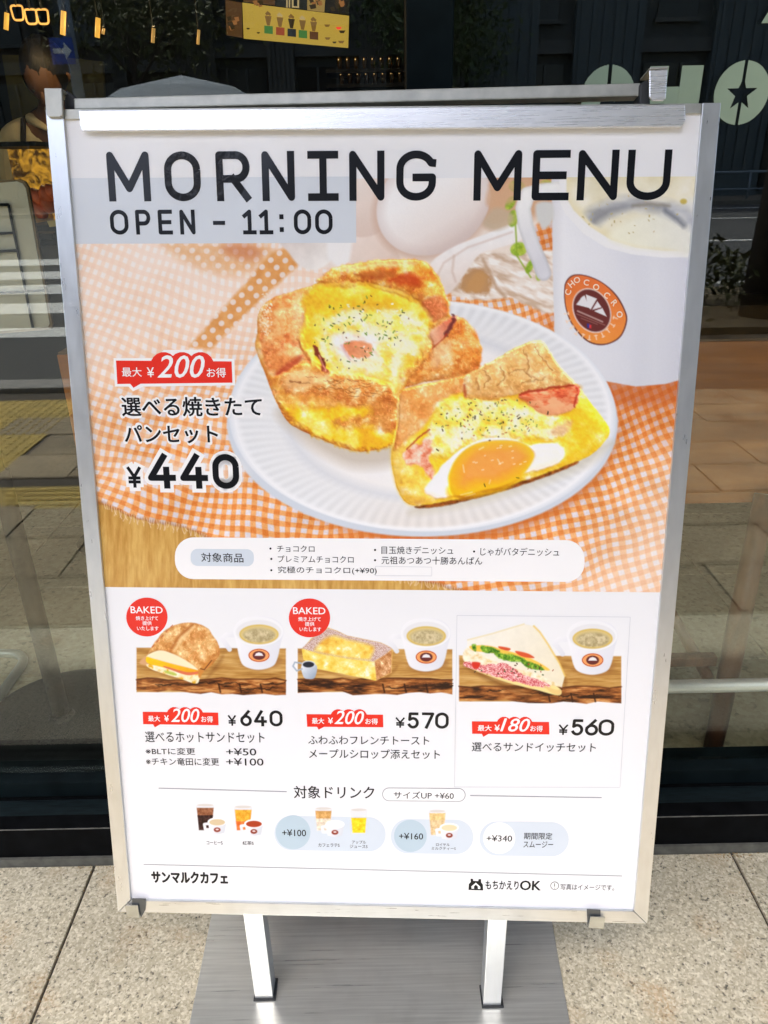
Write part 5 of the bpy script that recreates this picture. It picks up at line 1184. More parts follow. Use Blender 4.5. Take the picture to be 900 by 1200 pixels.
MB().tube([hl((-.022, -.084, -.058)), hl((0, -.09, -.056)), hl((.022, -.084, -.058))], [.003, .005, .003], 8).build('mouth', mat('lips', (.22, .07, .05), .5), head, smooth=True)
hr = MB()
for j in range(nn + 1):
    for i in range(nn):
        p = head_pt(2 * math.pi * i / nn, -math.pi / 2 + math.pi * j / nn); hr.v.append(tuple(hc + (p - hc) * (1.11 + .02 * ((i * 7 + j * 3) % 3)) + np.array([0, .012, .014])))
for j in range(7, nn):
    for i in range(nn):
        th = 2 * math.pi * (i + .5) / nn; back = math.sin(th)
        if j >= 11 or back > -.55: hr.f.append((j * nn + i, j * nn + (i + 1) % nn, (j + 1) * nn + (i + 1) % nn, (j + 1) * nn + i))
hr.build('hair', M_hair, per, smooth=True)
# collar, apron bib and strap, hands with five fingers
MB().tube([(x - .065, y + .03, 1.40), (x - .06, y - .07, 1.405), (x + .02, y - .125, 1.365)], [.012, .022, .008], 8).build('collar', M_shirt, per, smooth=True)
MB().tube([(x + .115, y + .03, 1.40), (x + .11, y - .06, 1.405), (x + .035, y - .125, 1.365)], [.012, .022, .008], 8).build('collar', M_shirt, per, smooth=True)
ap = MB(); prof = [(1.32, .10, -.125), (1.20, .13, -.135), (1.05, .16, -.128), (.95, .19, -.15), (.70, .20, -.15), (.55, .20, -.14)]
for z, hw, yy in prof:
    for k in range(7): t = k / 3 - 1; ap.v.append((x + t * hw, y + yy + .06 * t * t, z))
for j in range(len(prof) - 1):
    for k in range(6): ap.f.append((j * 7 + k, j * 7 + k + 1, (j + 1) * 7 + k + 1, (j + 1) * 7 + k))
a_ = ap.build('apron', M_apron, per, smooth=True); a_.modifiers.new('thick', 'SOLIDIFY').thickness = .006
for s in (-1, 1): MB().tube([(x + s * .09, y - .12, 1.31), (x + s * .085, y - .085, 1.40), (x + s * .07, y + .03, 1.44)], .011, 8).build('strap', M_apron, a_, smooth=True)
for s in (-1, 1):
    wx_, wy_, wz_ = x + (-.15 if s < 0 else .13), y - .20, 1.05
    J2 = [((wx_, wy_, wz_), .024), ((wx_ - s * .006, wy_ - .05, wz_ - .008), (.034, .015))]; E2 = [(0, 1)]
    for f in range(4):
        bx = (f - 1.5) * .019; L_ = (.9, 1.0, .95, .75)[f]; k = len(J2)
        J2 += [((wx_ + bx, wy_ - .085, wz_ - .012), .0095), ((wx_ + bx, wy_ - .085 - .03 * L_, wz_ - .022), .0085), ((wx_ + bx, wy_ - .085 - .05 * L_, wz_ - .04), .007)]; E2 += [(1, k), (k, k + 1), (k + 1, k + 2)]
    k = len(J2); J2 += [((wx_ - s * .034, wy_ - .045, wz_ - .014), .010), ((wx_ - s * .046, wy_ - .075, wz_ - .026), .008)]; E2 += [(1, k), (k, k + 1)]
    skin('hand', J2, E2, M_skin, per, 1)
# ------------------------------------------------------------------ the menu stand
def alu(name, c, rough, streak=(1, 1, 60), dirt=.12, sc_=8.0):
    m = bpy.data.materials.new(name); m.use_nodes = True; t = m.node_tree; b = t.nodes['Principled BSDF']
    N = lambda k: t.nodes.new('ShaderNode' + k)
    tc = N('TexCoord'); mp = N('Mapping'); mp.inputs['Scale'].default_value = streak; t.links.new(tc.outputs['Object'], mp.inputs[0])
    n = N('TexNoise'); n.inputs['Scale'].default_value = sc_; n.inputs['Detail'].default_value = 9; t.links.new(mp.outputs[0], n.inputs['Vector'])
    mr = N('MapRange'); mr.inputs[1].default_value = .3; mr.inputs[2].default_value = .7; mr.inputs[3].default_value = rough * .9; mr.inputs[4].default_value = rough * 1.12; t.links.new(n.outputs[0], mr.inputs[0]); t.links.new(mr.outputs[0], b.inputs['Roughness'])
    n2 = N('TexNoise'); n2.inputs['Scale'].default_value = 26; n2.inputs['Detail'].default_value = 8; t.links.new(tc.outputs['Object'], n2.inputs['Vector'])
    mr2 = N('MapRange'); mr2.inputs[1].default_value = .5; mr2.inputs[2].default_value = .8; mr2.inputs[3].default_value = 1; mr2.inputs[4].default_value = 1 - dirt; t.links.new(n2.outputs[0], mr2.inputs[0])
    mr3 = N('MapRange'); mr3.inputs[1].default_value = .3; mr3.inputs[2].default_value = .7; mr3.inputs[3].default_value = .95 - (.1 if 'plate' in name else 0); mr3.inputs[4].default_value = 1.03 + (.1 if 'plate' in name else 0); t.links.new(n.outputs[0], mr3.inputs[0])
    mm = N('Math'); mm.operation = 'MULTIPLY'; t.links.new(mr2.outputs[0], mm.inputs[0]); t.links.new(mr3.outputs[0], mm.inputs[1])
    # fine scratches
    v = N('TexNoise'); v.inputs['Scale'].default_value = 4; v.inputs['Detail'].default_value = 2
    mp2 = N('Mapping'); mp2.inputs['Scale'].default_value = (34, 34, 5); mp2.inputs['Rotation'].default_value = (.2, .55, .3); t.links.new(tc.outputs['Object'], mp2.inputs[0]); t.links.new(mp2.outputs[0], v.inputs['Vector'])
    sc2 = N('MapRange'); sc2.inputs[1].default_value = .496; sc2.inputs[2].default_value = .5; sc2.inputs[3].default_value = 0; sc2.inputs[4].default_value = 1; t.links.new(v.outputs[0], sc2.inputs[0])
    sm_ = N('VectorMath'); sm_.operation = 'SCALE'; sm_.inputs[0].default_value = c; t.links.new(mm.outputs[0], sm_.inputs['Scale']); t.links.new(sm_.outputs[0], b.inputs['Base Color'])
    b.inputs['Metallic'].default_value = .72
    bp = N('Bump'); bp.inputs['Strength'].default_value = .02; bp.inputs['Distance'].default_value = .0001; t.links.new(n.outputs[0], bp.inputs['Height']); t.links.new(bp.outputs[0], b.inputs['Normal'])
    MATS[name] = m; return m
M_alv = alu('brushed_aluminium_upright', (.60, .62, .625), .30, (14, 14, .8), .05); M_alh = alu('brushed_aluminium_bar', (.60, .62, .625), .30, (1.2, 60, 60))
M_alz = alu('brushed_aluminium_clamp', (.78, .78, .77), .28, (1.0, 50, 80), .06); M_zinc = alu('worn_zinc_plate', (.44, .44, .39), .48, (8, 8, 8), .2)
M_plate = alu('brushed_steel_plate', (.56, .57, .53), .30, (1.0, 42, 1), .10, 6.0)
M_plate.node_tree.nodes['Principled BSDF'].inputs['Metallic'].default_value = .6; M_gap = mat('dark_gap', (.02, .022, .024), .6)
sign = empty('menu_stand', (-.03, -.40, 0), 'silver framed morning menu poster stand in front of the cafe window', 'menu stand')
# base plate and legs
MB().hexa([(-.3125, -.80, .0003), (.252, -.80, .0003), (.286, -.14, .0003), (-.3235, -.14, .0003), (-.3125, -.80, .005), (.252, -.80, .005), (.286, -.14, .005), (-.3235, -.14, .005)]).build('base_plate', M_plate, sign, bevel=.0012)
for xa, xb, yf in ((-.2215, -.1925, -.386), (.1405, .1685, -.404)):
    zt_ = .235; hw = (xb - xa) / 2; xc = (xa + xb) / 2; yb = yf + .03
    tp_ = bd(0, .95, -.026); lm = MB()
    lm.hexa([(xa, yf, .005), (xb, yf, .005), (xb, yb, .005), (xa, yb, .005), (xa, yf + .002, zt_), (xb, yf + .002, zt_), (xb, yb + .002, zt_), (xa, yb + .002, zt_)])
    q1, q2 = bd(xc - TB[0], .03, -.0255), bd(xc - TB[0], .95, -.0255)
    lm.hexa([(xa, q1[1], q1[2]), (xb, q1[1], q1[2]), (xb, q1[1] + .028, q1[2]), (xa, q1[1] + .028, q1[2]), (xa, q2[1], q2[2]), (xb, q2[1], q2[2]), (xb, q2[1] + .028, q2[2]), (xa, q2[1] + .028, q2[2])])
    lg = lm.build('leg', M_alv, sign, bevel=.001)
    MB().box(xa - .002, xb + .004, yf - .003, yb + .002, .0052, .0085).build('foot_collar', M_gap, lg)
# board core and frame (mitred)
fw = .0203; W2 = WB / 2; tb_ = .0105; bp_ = .020
MB().board([(-W2 + .003, .003), (W2 - .003, .003), (W2 - .003, HB - .003), (-W2 + .003, HB - .003)], -.022, -.0012).build('backing_board', M_gap, sign)
g = .0006
MB().board([(-W2, 0), (-W2 + fw - g * 0, bp_ + g), (-W2 + fw, HB - .0005), (-W2, HB - .0005)], -.024, .0045).build('side_rail', M_alv, sign, bevel=.0006)
MB().board([(W2, 0), (W2, HB), (W2 - fw, HB), (W2 - fw, bp_ + g)], -.024, .0045).build('side_rail', M_alv, sign, bevel=.0006)
MB().board([(-W2 + .0014, 0), (W2 - .0014, 0), (W2 - fw - .0008, bp_), (-W2 + fw + .0008, bp_)], -.024, .0044).build('bottom_rail', M_alh, sign, bevel=.0006)
MB().board([(-W2 + fw + .0005, HB - tb_), (W2 - fw - .0005, HB - tb_), (W2 - fw - .0005, HB), (-W2 + fw + .0005, HB)], -.024, .0030).build('top_rail', M_zinc, sign, bevel=.0004)
def bpts(L, o=0.0): return [uv(x, y, o) for x, y in L]
# clamp bar over the top edge of the poster, swing bar above it, end caps and hooks
MB().board(bpts([(92, 129), (803, 122.5), (803.5, 140), (799, 148.5), (96, 153.5), (94, 148)], .010), .0046, .010).build('clamp_bar', M_alz, sign, bevel=.001)
MB().board(bpts([(86, 115), (751, 97), (752, 112.5), (87, 128.5)], -.004), -.022, -.004).build('swing_bar', M_zinc, sign, bevel=.0015)
MB().board(bpts([(76, 104), (94, 118), (96, 128), (74, 127)], -.006), -.030, -.006).build('rubber_block', M_gap, sign, bevel=.003)
MB().board(bpts([(750, 98), (760, 92), (764, 96), (762, 124), (749, 124)], .001), -.022, .001).build('rubber_block', M_gap, sign, bevel=.002)
cap = MB().board(bpts([(51.5, 103), (72, 103), (73.5, 134), (70.5, 137.3), (57, 137.3), (54, 134)], .009), .0046, .009).build('corner_cap', M_zinc, sign, bevel=.001)
MB().board(bpts([(51.5, 103), (72, 103), (72, 106), (52, 106)], .009), -.026, .0045).build('lip', M_zinc, cap, bevel=.001)
hk = MB().board(bpts([(761, 82), (782.5, 81), (780.5, 115), (777.5, 118), (765, 118), (761, 114)], .013), .0102, .013).build('hook', M_alz, sign, bevel=.001)
MB().board(bpts([(761, 81.5), (783, 80.5), (783, 77.5), (762, 78.5)], .013), -.022, .013).build('lip', M_zinc, hk, bevel=.0006)
# shelf clips under the bottom edge
for L1, L2 in (([(146, 1061), (161.5, 1061), (164, 1075.5), (149.5, 1074.5)], [(155.2, 1052.5), (171, 1053), (170.5, 1066), (165.5, 1075), (161.5, 1061.5), (155, 1060)]),
               ([(692, 1074), (709, 1075), (707.5, 1088), (689.5, 1087)], [(687.5, 1065.2), (703.5, 1066), (703.5, 1074), (692, 1074), (688.5, 1084)])):
    c_ = MB().board(bpts(L1, .009), .0075, .0095).build('bottom_clip', M_zinc, sign, bevel=.0005)
    MB().board(bpts(L2, .005), .0048, .0062).build('clip_tongue', M_gap if False else mat('dark_zinc', (.09, .10, .11), .35, metal=.6), c_)

# ------------------------------------------------------------------ the printed poster
def pw_col(c, k=.86): return tuple(x * k for x in s2l(c))
def ink(name, c, rough=.35):
    if 'ink_' + name in MATS: return MATS['ink_' + name]
    m = mat('ink_' + name, pw_col(c), rough, spec=.14); film(m); return m
K_W = ink('white', PW); K_K = ink('black', (16, 18, 23), .4); K_G = ink('grey', (150, 152, 158)); K_B = ink('pale_blue', (219, 226, 234)); K_B2 = ink('ice_blue', (216, 226, 236)); K_B3 = ink('soft_blue', (190, 210, 222)); K_R = ink('red', (238, 52, 36)); K_D = ink('charcoal', (26, 26, 29))
K_W2 = ink('bright_white', (252, 252, 252)); K_RD = ink('dark_red', (196, 30, 24))
poster = MB().board([(-W2 + fw - .0005, bp_ - .001), (W2 - fw + .0005, bp_ - .001), (W2 - fw + .0005, HB - tb_ + .001), (-W2 + fw - .0005, HB - tb_ + .001)], -.001, 0.0).build('poster', K_W, sign)
LIFT = [0]
def olift():
    LIFT[0] += 1; return .00025 + .000012 * LIFT[0]
def inkshape(name, pts, m, layer=0, smooth=False, label=None, photo=True, ofs=None):
    """one flat printed area on the poster (outline in photograph bearings)"""
    P = catmull(pts, 6) if smooth else pts
    o = ofs if ofs is not None else .0001 + layer * .0001
    q = [uv(a, b) for a, b in P] if photo else P
    mb = MB(); mb.v = [tuple(bd(u, v, o)) for u, v in q]; mb.f = [tuple(range(len(q)))]
    me_o = mb.build(name, m, poster)
    if len(q) > 4:
        bm = bmesh.new(); bm.from_mesh(me_o.data); bmesh.ops.triangulate(bm, faces=bm.faces, ngon_method='EAR_CLIP'); bm.to_mesh(me_o.data); bm.free()
    if label: me_o['label'] = label
    return me_o
def rrect(x0, y0, x1, y1, r, dy=0, n=8):
    """rounded rectangle; dy = fall of the right end"""
    P = []
    for cx, cy, a0 in ((x1 - r, y0 + r, -90), (x1 - r, y1 - r, 0), (x0 + r, y1 - r, 90), (x0 + r, y0 + r, 180)):
        for k in range(n + 1): a = R(a0 + 90 * k / n); P.append((cx + r * math.cos(a), cy + r * math.sin(a)))
    return [(a, b + dy * (a - x0) / (x1 - x0)) for a, b in P]
def bar(name, x0, y0, x1, y1, th, m, layer=0): return inkshape(name, [(x0, y0 - th / 2), (x1, y1 - th / 2), (x1, y1 + th / 2), (x0, y0 + th / 2)], m, layer)
def picture(name, fn, x0, y0, x1, y1, nx, ny, layer, label, ofs=None):
    """printed photograph: a flat sheet whose dots of ink are laid down by fn"""
    (u0, v1), (u1, v0) = uv(x0, y0), uv(x1, y1)
    if name == 'main_picture': u0, u1 = -W2 + fw, W2 - fw
    U, V = np.meshgrid(np.linspace(u0, u1, nx), np.linspace(v1, v0, ny)); o = .0001 + layer * .0001
    P = (np.stack([U.ravel(), np.full(U.size, -o), V.ravel()], 1) @ RB.T) + TB
    Q = (P - CAM) @ RC; X = 450 + FPX * Q[:, 0] / -Q[:, 2]; Y = 600 - FPX * Q[:, 1] / -Q[:, 2]
    p = fn(X.reshape(ny, nx), Y.reshape(ny, nx))
    c = np.clip(p.C, 0, 255) / 255; c = np.where(c <= .04045, c / 12.92, ((c + .055) / 1.055) ** 2.4) * .86
    me = bpy.data.meshes.new(name); L = root_loc(poster); me.vertices.add(len(P)); me.vertices.foreach_set('co', (P - L).astype(np.float32).ravel())
    i = np.arange(nx * ny).reshape(ny, nx); F = np.stack([i[:-1, :-1], i[1:, :-1], i[1:, 1:], i[:-1, 1:]], -1).reshape(-1, 4)
    me.loops.add(F.size); me.loops.foreach_set('vertex_index', F.ravel().astype(np.int32)); me.polygons.add(len(F)); me.polygons.foreach_set('loop_start', (np.arange(len(F)) * 4).astype(np.int32))
    me.update(calc_edges=True)
    a = me.color_attributes.new('print', 'FLOAT_COLOR', 'POINT'); a.data.foreach_set('color', np.concatenate([c, np.ones((len(c), 1))], 1).astype(np.float32).ravel())
    me.materials.append(M_print); ob = bpy.data.objects.new(name, me); col.objects.link(ob); ob.parent = poster; ob['label'] = label; return ob
M_print = print_mat()
picture('main_picture', paint_hero, 80, 211.5, 812, 694.5, 800, 520, 0, 'printed picture of two egg danishes on a white plate with a cup of coffee')
picture('set_picture', paint_roll, 150, 714, 338.2, 818, 400, 220, 0, 'printed picture of a hot sandwich roll and coffee')
picture('set_picture', paint_toast, 339, 714, 531, 820, 400, 220, 0, 'printed picture of french toast and coffee')
picture('set_picture', paint_sandwich, 533.5, 722, 736, 832, 400, 220, 0, 'printed picture of a cut sandwich and coffee')

# ---- stroke lettering (even line weight)
def arc(cx, cy, rx_, ry__, a0, a1, n=14): return [(cx + rx_ * math.cos(R(a0 + (a1 - a0) * k / n)), cy + ry__ * math.sin(R(a0 + (a1 - a0) * k / n))) for k in range(n + 1)]
def glyph(ch):
    """centre lines in a unit box, (0,0) bottom left of the stroke centres, (1,1) top right"""
    k = .34
    if ch == 'M': return [[(0, 0), (0, 1), (.5, .22), (1, 1), (1, 0)]]
    if ch == 'O' or ch == '0': return [arc(.5, 1 - .34, .5, .34, 0, 180) + arc(.5, .34, .5, .34, 180, 360) + [(1, 1 - .34)]]
    if ch == 'R': return [[(0, 0), (0, 1), (.55, 1)] + arc(.62, .72, .38, .28, 90, -90) + [(0, .44)], [(.5, .44), (1, 0)]]
    if ch == 'N': return [[(0, 0), (0, 1), (1, 0), (1, 1)]]
    if ch == 'I': return [[(0, 1), (1, 1)], [(0, 0), (1, 0)], [(.5, 0), (.5, 1)]]
    if ch == 'G': return [[(1, .80)] + arc(.5, .66, .5, .34, 25, 180) + arc(.5, .34, .5, .34, 180, 360) + [(1, .46), (.5, .46)]]
    if ch == 'E': return [[(1, 1), (0, 1), (0, 0), (1, 0)], [(0, .5), (.9, .5)]]
    if ch == 'U': return [[(0, 1), (0, .34)] + arc(.5, .34, .5, .34, 180, 360) + [(1, 1)]]
    if ch == 'P': return [[(0, 0), (0, 1), (.55, 1)] + arc(.6, .72, .4, .28, 90, -90) + [(0, .44)]]
    if ch == '-': return [[(0, .46), (1, .46)]]
    if ch == '1': return [[(0, .8), (.5, 1), (.5, 0)], [(0, 0), (1, 0)]]
    if ch == ':': return [[(.5, .12), (.5, .14)], [(.5, .74), (.5, .76)]]
    if ch == '4': return [[(.70, 0), (.70, 1)][::-1] and [(.62, 1), (0, .27), (1, .27)], [(.72, .55), (.72, 0)]]
    if ch == '6': return [[(.80, 1), (.14, .52)] + arc(.5, .32, .5, .32, 145, 505, 26)]
    if ch == '5': return [[(.92, 1), (.14, 1), (.08, .56)] + arc(.48, .33, .50, .33, 125, -150, 20)]
    if ch == '7': return [[(0, 1), (1, 1), (.34, 0)]]
    if ch == 'Y': return [[(0, 1), (.5, .52), (1, 1)], [(.5, .52), (.5, 0)], [(.08, .46), (.92, .46)], [(.08, .24), (.92, .24)]]
    return []
def ribbon(mb, P, hw, o, cap=True):
    """line of even width hw*2 with round joints and square-soft ends"""
    P = [np.array(p, float) for p in P]
    for i in range(len(P) - 1):
        d_ = P[i + 1] - P[i]; L = np.linalg.norm(d_)
        if L < 1e-7: continue
        d_ /= L
        A_, B_ = P[i] - (d_ * hw if i == 0 and cap else 0), P[i + 1] + (d_ * hw if i == len(P) - 2 and cap else 0); n_ = np.array([-d_[1], d_[0]]) * hw; oo = o + 2e-6 * (i % 2); 
        mb.add([bd(*(A_ - n_), oo), bd(*(B_ - n_), oo), bd(*(B_ + n_), oo), bd(*(A_ + n_), oo)], [(0, 1, 2, 3)])
    for i in range(1, len(P) - 1):
        a = [P[i] + hw * np.array([math.cos(t), math.sin(t)]) for t in np.linspace(0, 2 * math.pi, 14)[:-1]]
        mb.add([bd(*q, o + 6e-6 + 1e-6 * (i % 3)) for q in a], [tuple(range(13))])
def strokes(name, items, top, bot, sw, m, layer, label, obj=None):
    """items: (char, x0, x1) bearings; top/bot: (y at left, y at right) of the line"""
    mb = MB(); o = .0001 + layer * .0001; xa, xb = items[0][1], items[-1][2]; single = name in ('heading', 'opening_hours')
    for i, (ch, x0, x1) in enumerate(items):
        t = ((x0 + x1) / 2 - xa) / max(1, xb - xa); yt = top[0] + (top[1] - top[0]) * t; yb = bot[0] + (bot[1] - bot[0]) * t
        (u0, v1), (u1, v0) = uv(x0, yt), uv(x1, yb); s = sw * (v1 - v0) / 2
        for j, st_ in enumerate(glyph(ch)):
            ribbon(mb, [(u0 + s + (u1 - u0 - 2 * s) * a, v0 + s + (v1 - v0 - 2 * s) * b) for a, b in st_], s * (1.1 if ch == ':' else 1), o + 1e-5 * j, cap=not (ch == 'O' or ch == '0'))
        if single: ob = mb.build(name.split('_')[0] + '_letter', m, poster); ob['label'] = 'printed letter ' + ch if ch.isalpha() else 'printed sign ' + ch; mb = MB()
    if single: return
    ob = mb.build(name, m, poster); ob['label'] = label; return ob
strokes('heading', [('M', 124, 177.5), ('O', 191, 236.5), ('R', 252, 294), ('N', 306, 346), ('I', 360, 397), ('N', 409, 450.5), ('G', 464.5, 510.5), ('M', 556, 610), ('E', 625, 666), ('N', 678.5, 722.5), ('U', 736.5, 783.5)], (178, 175.5), (236, 234.5), .155, K_K, 3, 'heading reading MORNING MENU')
(ub0, vb0), (ub1, vb1) = uv(80, 209), uv(417.5, 284.5)
inkshape('heading_band', [(-W2 + fw, vb0), (ub1, vb0), (ub1, vb1), (-W2 + fw, vb1)], K_B, 1, photo=False, label='pale blue band behind the opening hours')
strokes('opening_hours', [('O', 128, 151.5), ('P', 158, 177.5), ('E', 184.5, 203), ('N', 210, 229.5), ('-', 249, 264.5), ('1', 284, 301), ('1', 303.5, 320.5), (':', 325, 335), ('0', 344, 365), ('0', 369, 390)], (246, 245.5), (275, 274.5), .165, K_K, 3, 'opening hours reading OPEN - 11:00')

# ---- typeset text
def typeset(s, x0, yt, x1, yb, m, layer=2, bold=.0, shear=0.0, dy=None, name='lettering', label=None):
    """text laid into the box x0..x1, yt..yb (bearings at the left end; dy = fall of the line to the right end)"""
    cu = bpy.data.curves.new('t', 'FONT'); cu.body = s; cu.size = 1; cu.offset = 0; cu.shear = shear; cu.resolution_u = 3; cu.fill_mode = 'FRONT'
    ob = bpy.data.objects.new('t', cu); col.objects.link(ob); dg = bpy.context.evaluated_depsgraph_get(); dg.update()
    me = bpy.data.meshes.new_from_object(ob.evaluated_get(dg)); col.objects.unlink(ob); bpy.data.objects.remove(ob)
    n = len(me.vertices); co = np.empty(n * 3, np.float32); me.vertices.foreach_get('co', co); co = co.reshape(-1, 3)
    if n == 0: return None
    if dy is None: dy = .018 * (x1 - x0) if yt > 600 else 0
    lo, hi = co.min(0), co.max(0); (u0, v1), (u1, v0) = uv(x0, yt), uv(x1, yb + dy); (_, v1b) = uv(x1, yt + dy); (_, v0a) = uv(x0, yb)
    if bold > .001:            # heavier weight: the outline laid down several times a hair apart
        b2 = bold * .8; sh = [(-b2, 0), (b2, 0), (0, b2 * .8), (0, -b2 * .8)] + ([(b2 * .7, b2 * .6), (-b2 * .7, -b2 * .6), (b2 * .7, -b2 * .6), (-b2 * .7, b2 * .6)] if bold > .02 else [])
        bm = bmesh.new()
        for k_, (sx_, sy_) in enumerate(sh):
            n0 = len(bm.verts); bm.from_mesh(me); bm.verts.ensure_lookup_table()
            for v_ in bm.verts[n0:]: v_.co.x += sx_; v_.co.y += sy_; v_.co.z = k_ * 1e-5
        bm.to_mesh(me); bm.free(); n = len(me.vertices); co = np.empty(n * 3, np.float32); me.vertices.foreach_get('co', co); co = co.reshape(-1, 3)
        lo, hi = co.min(0), co.max(0)
    tx = (co[:, 0] - lo[0]) / (hi[0] - lo[0]); ty = (co[:, 1] - lo[1]) / max(1e-6, hi[1] - lo[1])
    U = u0 + (u1 - u0) * tx; vb = v0a + (v0 - v0a) * tx; vt = v1 + (v1b - v1) * tx; V = vb + (vt - vb) * ty
    o = .0001 + layer * .0001; P = np.stack([U, -o - co[:, 2] * .5, V], 1) @ RB.T + TB - root_loc(poster)
    me.vertices.foreach_set('co', P.astype(np.float32).ravel()); me.update(); me.materials.clear(); me.materials.append(m)
    ob = bpy.data.objects.new(name, me); col.objects.link(ob); ob.parent = poster; ob['label'] = label or ('print reading ' + s.replace('\n', ' ')); return ob
def badge(pts, tail, bump_, texts, m=K_R):
    o = inkshape('badge', pts + [], m, 1, label='red speech badge')
    inkshape('badge_tail', tail, m, 1)
    cx0, cx1, ytop, yb = bump_
    w_ = (cx1 - cx0) / 3
    for k in range(3):
        c = cx0 + w_ * (k + .5); inkshape('badge_bump', [(c + w_ * .72 * math.cos(R(t)), ytop + w_ * .72 + w_ * .72 * math.sin(R(t))) for t in range(0, 360, 20)], m, 1, ofs=.00021 + .00001 * k)
    for t in texts: typeset(*t)
# hero block
badge([(136, 422.5), (271.5, 423.5), (272.5, 448.5), (137.5, 450)], [(152, 449), (166, 449), (156.5, 454.5)], (181, 246, 412.5, 448),
      [('最大', 142.5, 430.5, 166.5, 441.5, K_W2, 3, .012), ('¥', 172, 430.5, 181, 442, K_W2, 3, .012), ('200', 183, 416.3, 241, 442.8, K_W2, 3, .012, .28), ('お得', 242, 431, 265, 442.3, K_W2, 3, .014)])
typeset('選べる焼きたて', 138.6, 462, 310.4, 491, K_W2, 1, .10, name='lettering_outline', label='white outline of the set name'); typeset('パンセット', 142, 495, 259, 522.5, K_W2, 1, .10, name='lettering_outline', label='white outline of the set name')
for it_ in ([('Y', 145.3, 169.7)], [('4', 167, 211), ('4', 205.5, 248.5), ('0', 244.2, 284.8)]):
    strokes('price_outline', it_, (543, 543) if len(it_) == 1 else (527.5, 528), (575.5, 575.5) if len(it_) == 1 else (577, 577.5), .40 if len(it_) == 1 else .33, K_W2, 1, 'white outline of the price 440')
inkshape('badge_outline', [(133, 419.6), (183, 419.6), (192, 410), (236, 410), (246, 420), (274.6, 420.4), (275.6, 451.6), (168, 453), (156, 458.5), (150.5, 453), (134.6, 453)], K_W2, 0, ofs=.00016, label='white outline of the badge')
typeset('選べる焼きたて', 141.5, 465, 307.5, 488, K_K, 2, .026)
typeset('パンセット', 145, 498, 256, 519.5, K_K, 2, .026)
strokes('price', [('Y', 148.5, 166.5)], (547, 547), (571.5, 571.5), .15, K_K, 2, 'yen sign of the price 440')
strokes('price', [('4', 171.5, 207), ('4', 209.5, 244.5), ('0', 248, 281)], (531.5, 532), (572.5, 573), .178, K_K, 2, 'price reading 440')
# list panel
inkshape('list_panel', rrect(205, 629.5, 685, 678.5, 22, 3.5), K_W2, 1, label='white rounded panel listing the breads')
inkshape('list_caption', rrect(223.5, 643, 297.5, 663, 8, .6), K_B2, 2)
typeset('対象商品', 235.5, 647.5, 285.5, 658.3, K_K, 3, .008)
for s, x0, yt, x1, yb in (('チョコクロ', 324.5, 639, 368.7, 646.6), ('プレミアムチョコクロ', 325.5, 650.8, 414.5, 659), ('究極のチョコクロ(+¥90)', 325.5, 663.5, 441.5, 672.8), ('目玉焼きデニッシュ', 447, 639.8, 531, 649), ('元祖あつあつ十勝あんぱん', 447, 651.8, 565, 661), ('じゃがバタデニッシュ', 563, 641.4, 655, 651)):
    typeset(s, x0, yt, x1, yb, K_K, 3, .004, 0, (x1 - x0) * .008)
    c = (x0 - 7.5, (yt + yb) / 2); inkshape('bullet', [(c[0] + 1.3 * math.cos(R(t)), c[1] + 1.3 * math.sin(R(t))) for t in range(0, 360, 45)], K_K, 3)
# price cut-out sticker edges
def outline(x0, y0, x1, y1, th, m, layer, dx0=0, dx1=0, dy=0):
    bar('sticker_edge', x0, y0, x1, y0 + dy, th, m, layer); bar('sticker_edge', x0 - dx0, y1, x1 - dx1, y1 + dy * .3, th, m, layer)
    inkshape('sticker_edge', [(x0 - th / 2, y0), (x0 + th / 2, y0), (x0 - dx0 + th / 2, y1), (x0 - dx0 - th / 2, y1)], m, layer); inkshape('sticker_edge', [(x1 - th / 2, y0 + dy), (x1 + th / 2, y0 + dy), (x1 - dx1 + th / 2, y1), (x1 - dx1 - th / 2, y1)], m, layer)
K_E = ink('faint_grey', (214, 217, 222))
outline(535.5, 721, 738.5, 922, .6, K_E, 3, 3, 12, 2)
outline(440, 663.5, 506, 674.5, .5, K_E, 3, 0, 0, 1)
# BAKED roundels
for cx, cy in ((172.2, 723), (362.7, 724)):
    inkshape('roundel', [(cx + 24.2 * math.cos(R(t)), cy + 22.8 * math.sin(R(t))) for t in range(0, 360, 8)], K_R, 2, label='red roundel reading BAKED')
    typeset('BAKED', cx - 19.4, cy - 12.6, cx + 18.8, cy - 4.6, K_W2, 3, .012, 0, .4); typeset('焼き上げて', cx - 13.2, cy - 1.2, cx + 13.3, cy + 3.8, K_W2, 3, .02, 0, .2)
    typeset('提供', cx - 5.4, cy + 4.8, cx + 5.8, cy + 9.6, K_W2, 3, .02, 0, 0); typeset('いたします', cx - 11.7, cy + 10.8, cx + 13.8, cy + 15.6, K_W2, 3, .02, 0, .2)
# three sets
badge([(167.3, 834), (255.6, 835), (256.2, 849.8), (167.8, 848.6)], [(179, 848), (189, 848), (181.5, 852.3)], (198, 235.5, 828.5, 849), [('最大', 173.4, 838.4, 188, 845.2, K_W2, 3, .02), ('¥', 192.3, 838, 198.2, 845.4, K_W2, 3, .02), ('200', 199.5, 829.8, 234.5, 846, K_W2, 3, .014, .28), ('お得', 235.5, 839, 249.8, 846.2, K_W2, 3, .02)])
badge([(359.2, 836.8), (448.8, 837.4), (449.2, 852.2), (360, 851.6)], [(371, 851), (381, 851), (373.5, 855)], (390, 427.5, 831, 852), [('最大', 365.5, 841, 380, 848, K_W2, 3, .02), ('¥', 384.3, 840.8, 390.3, 848, K_W2, 3, .02), ('200', 391.5, 832.4, 426.8, 848.4, K_W2, 3, .014, .28), ('お得', 428, 841.6, 442.8, 848.6, K_W2, 3, .02)])
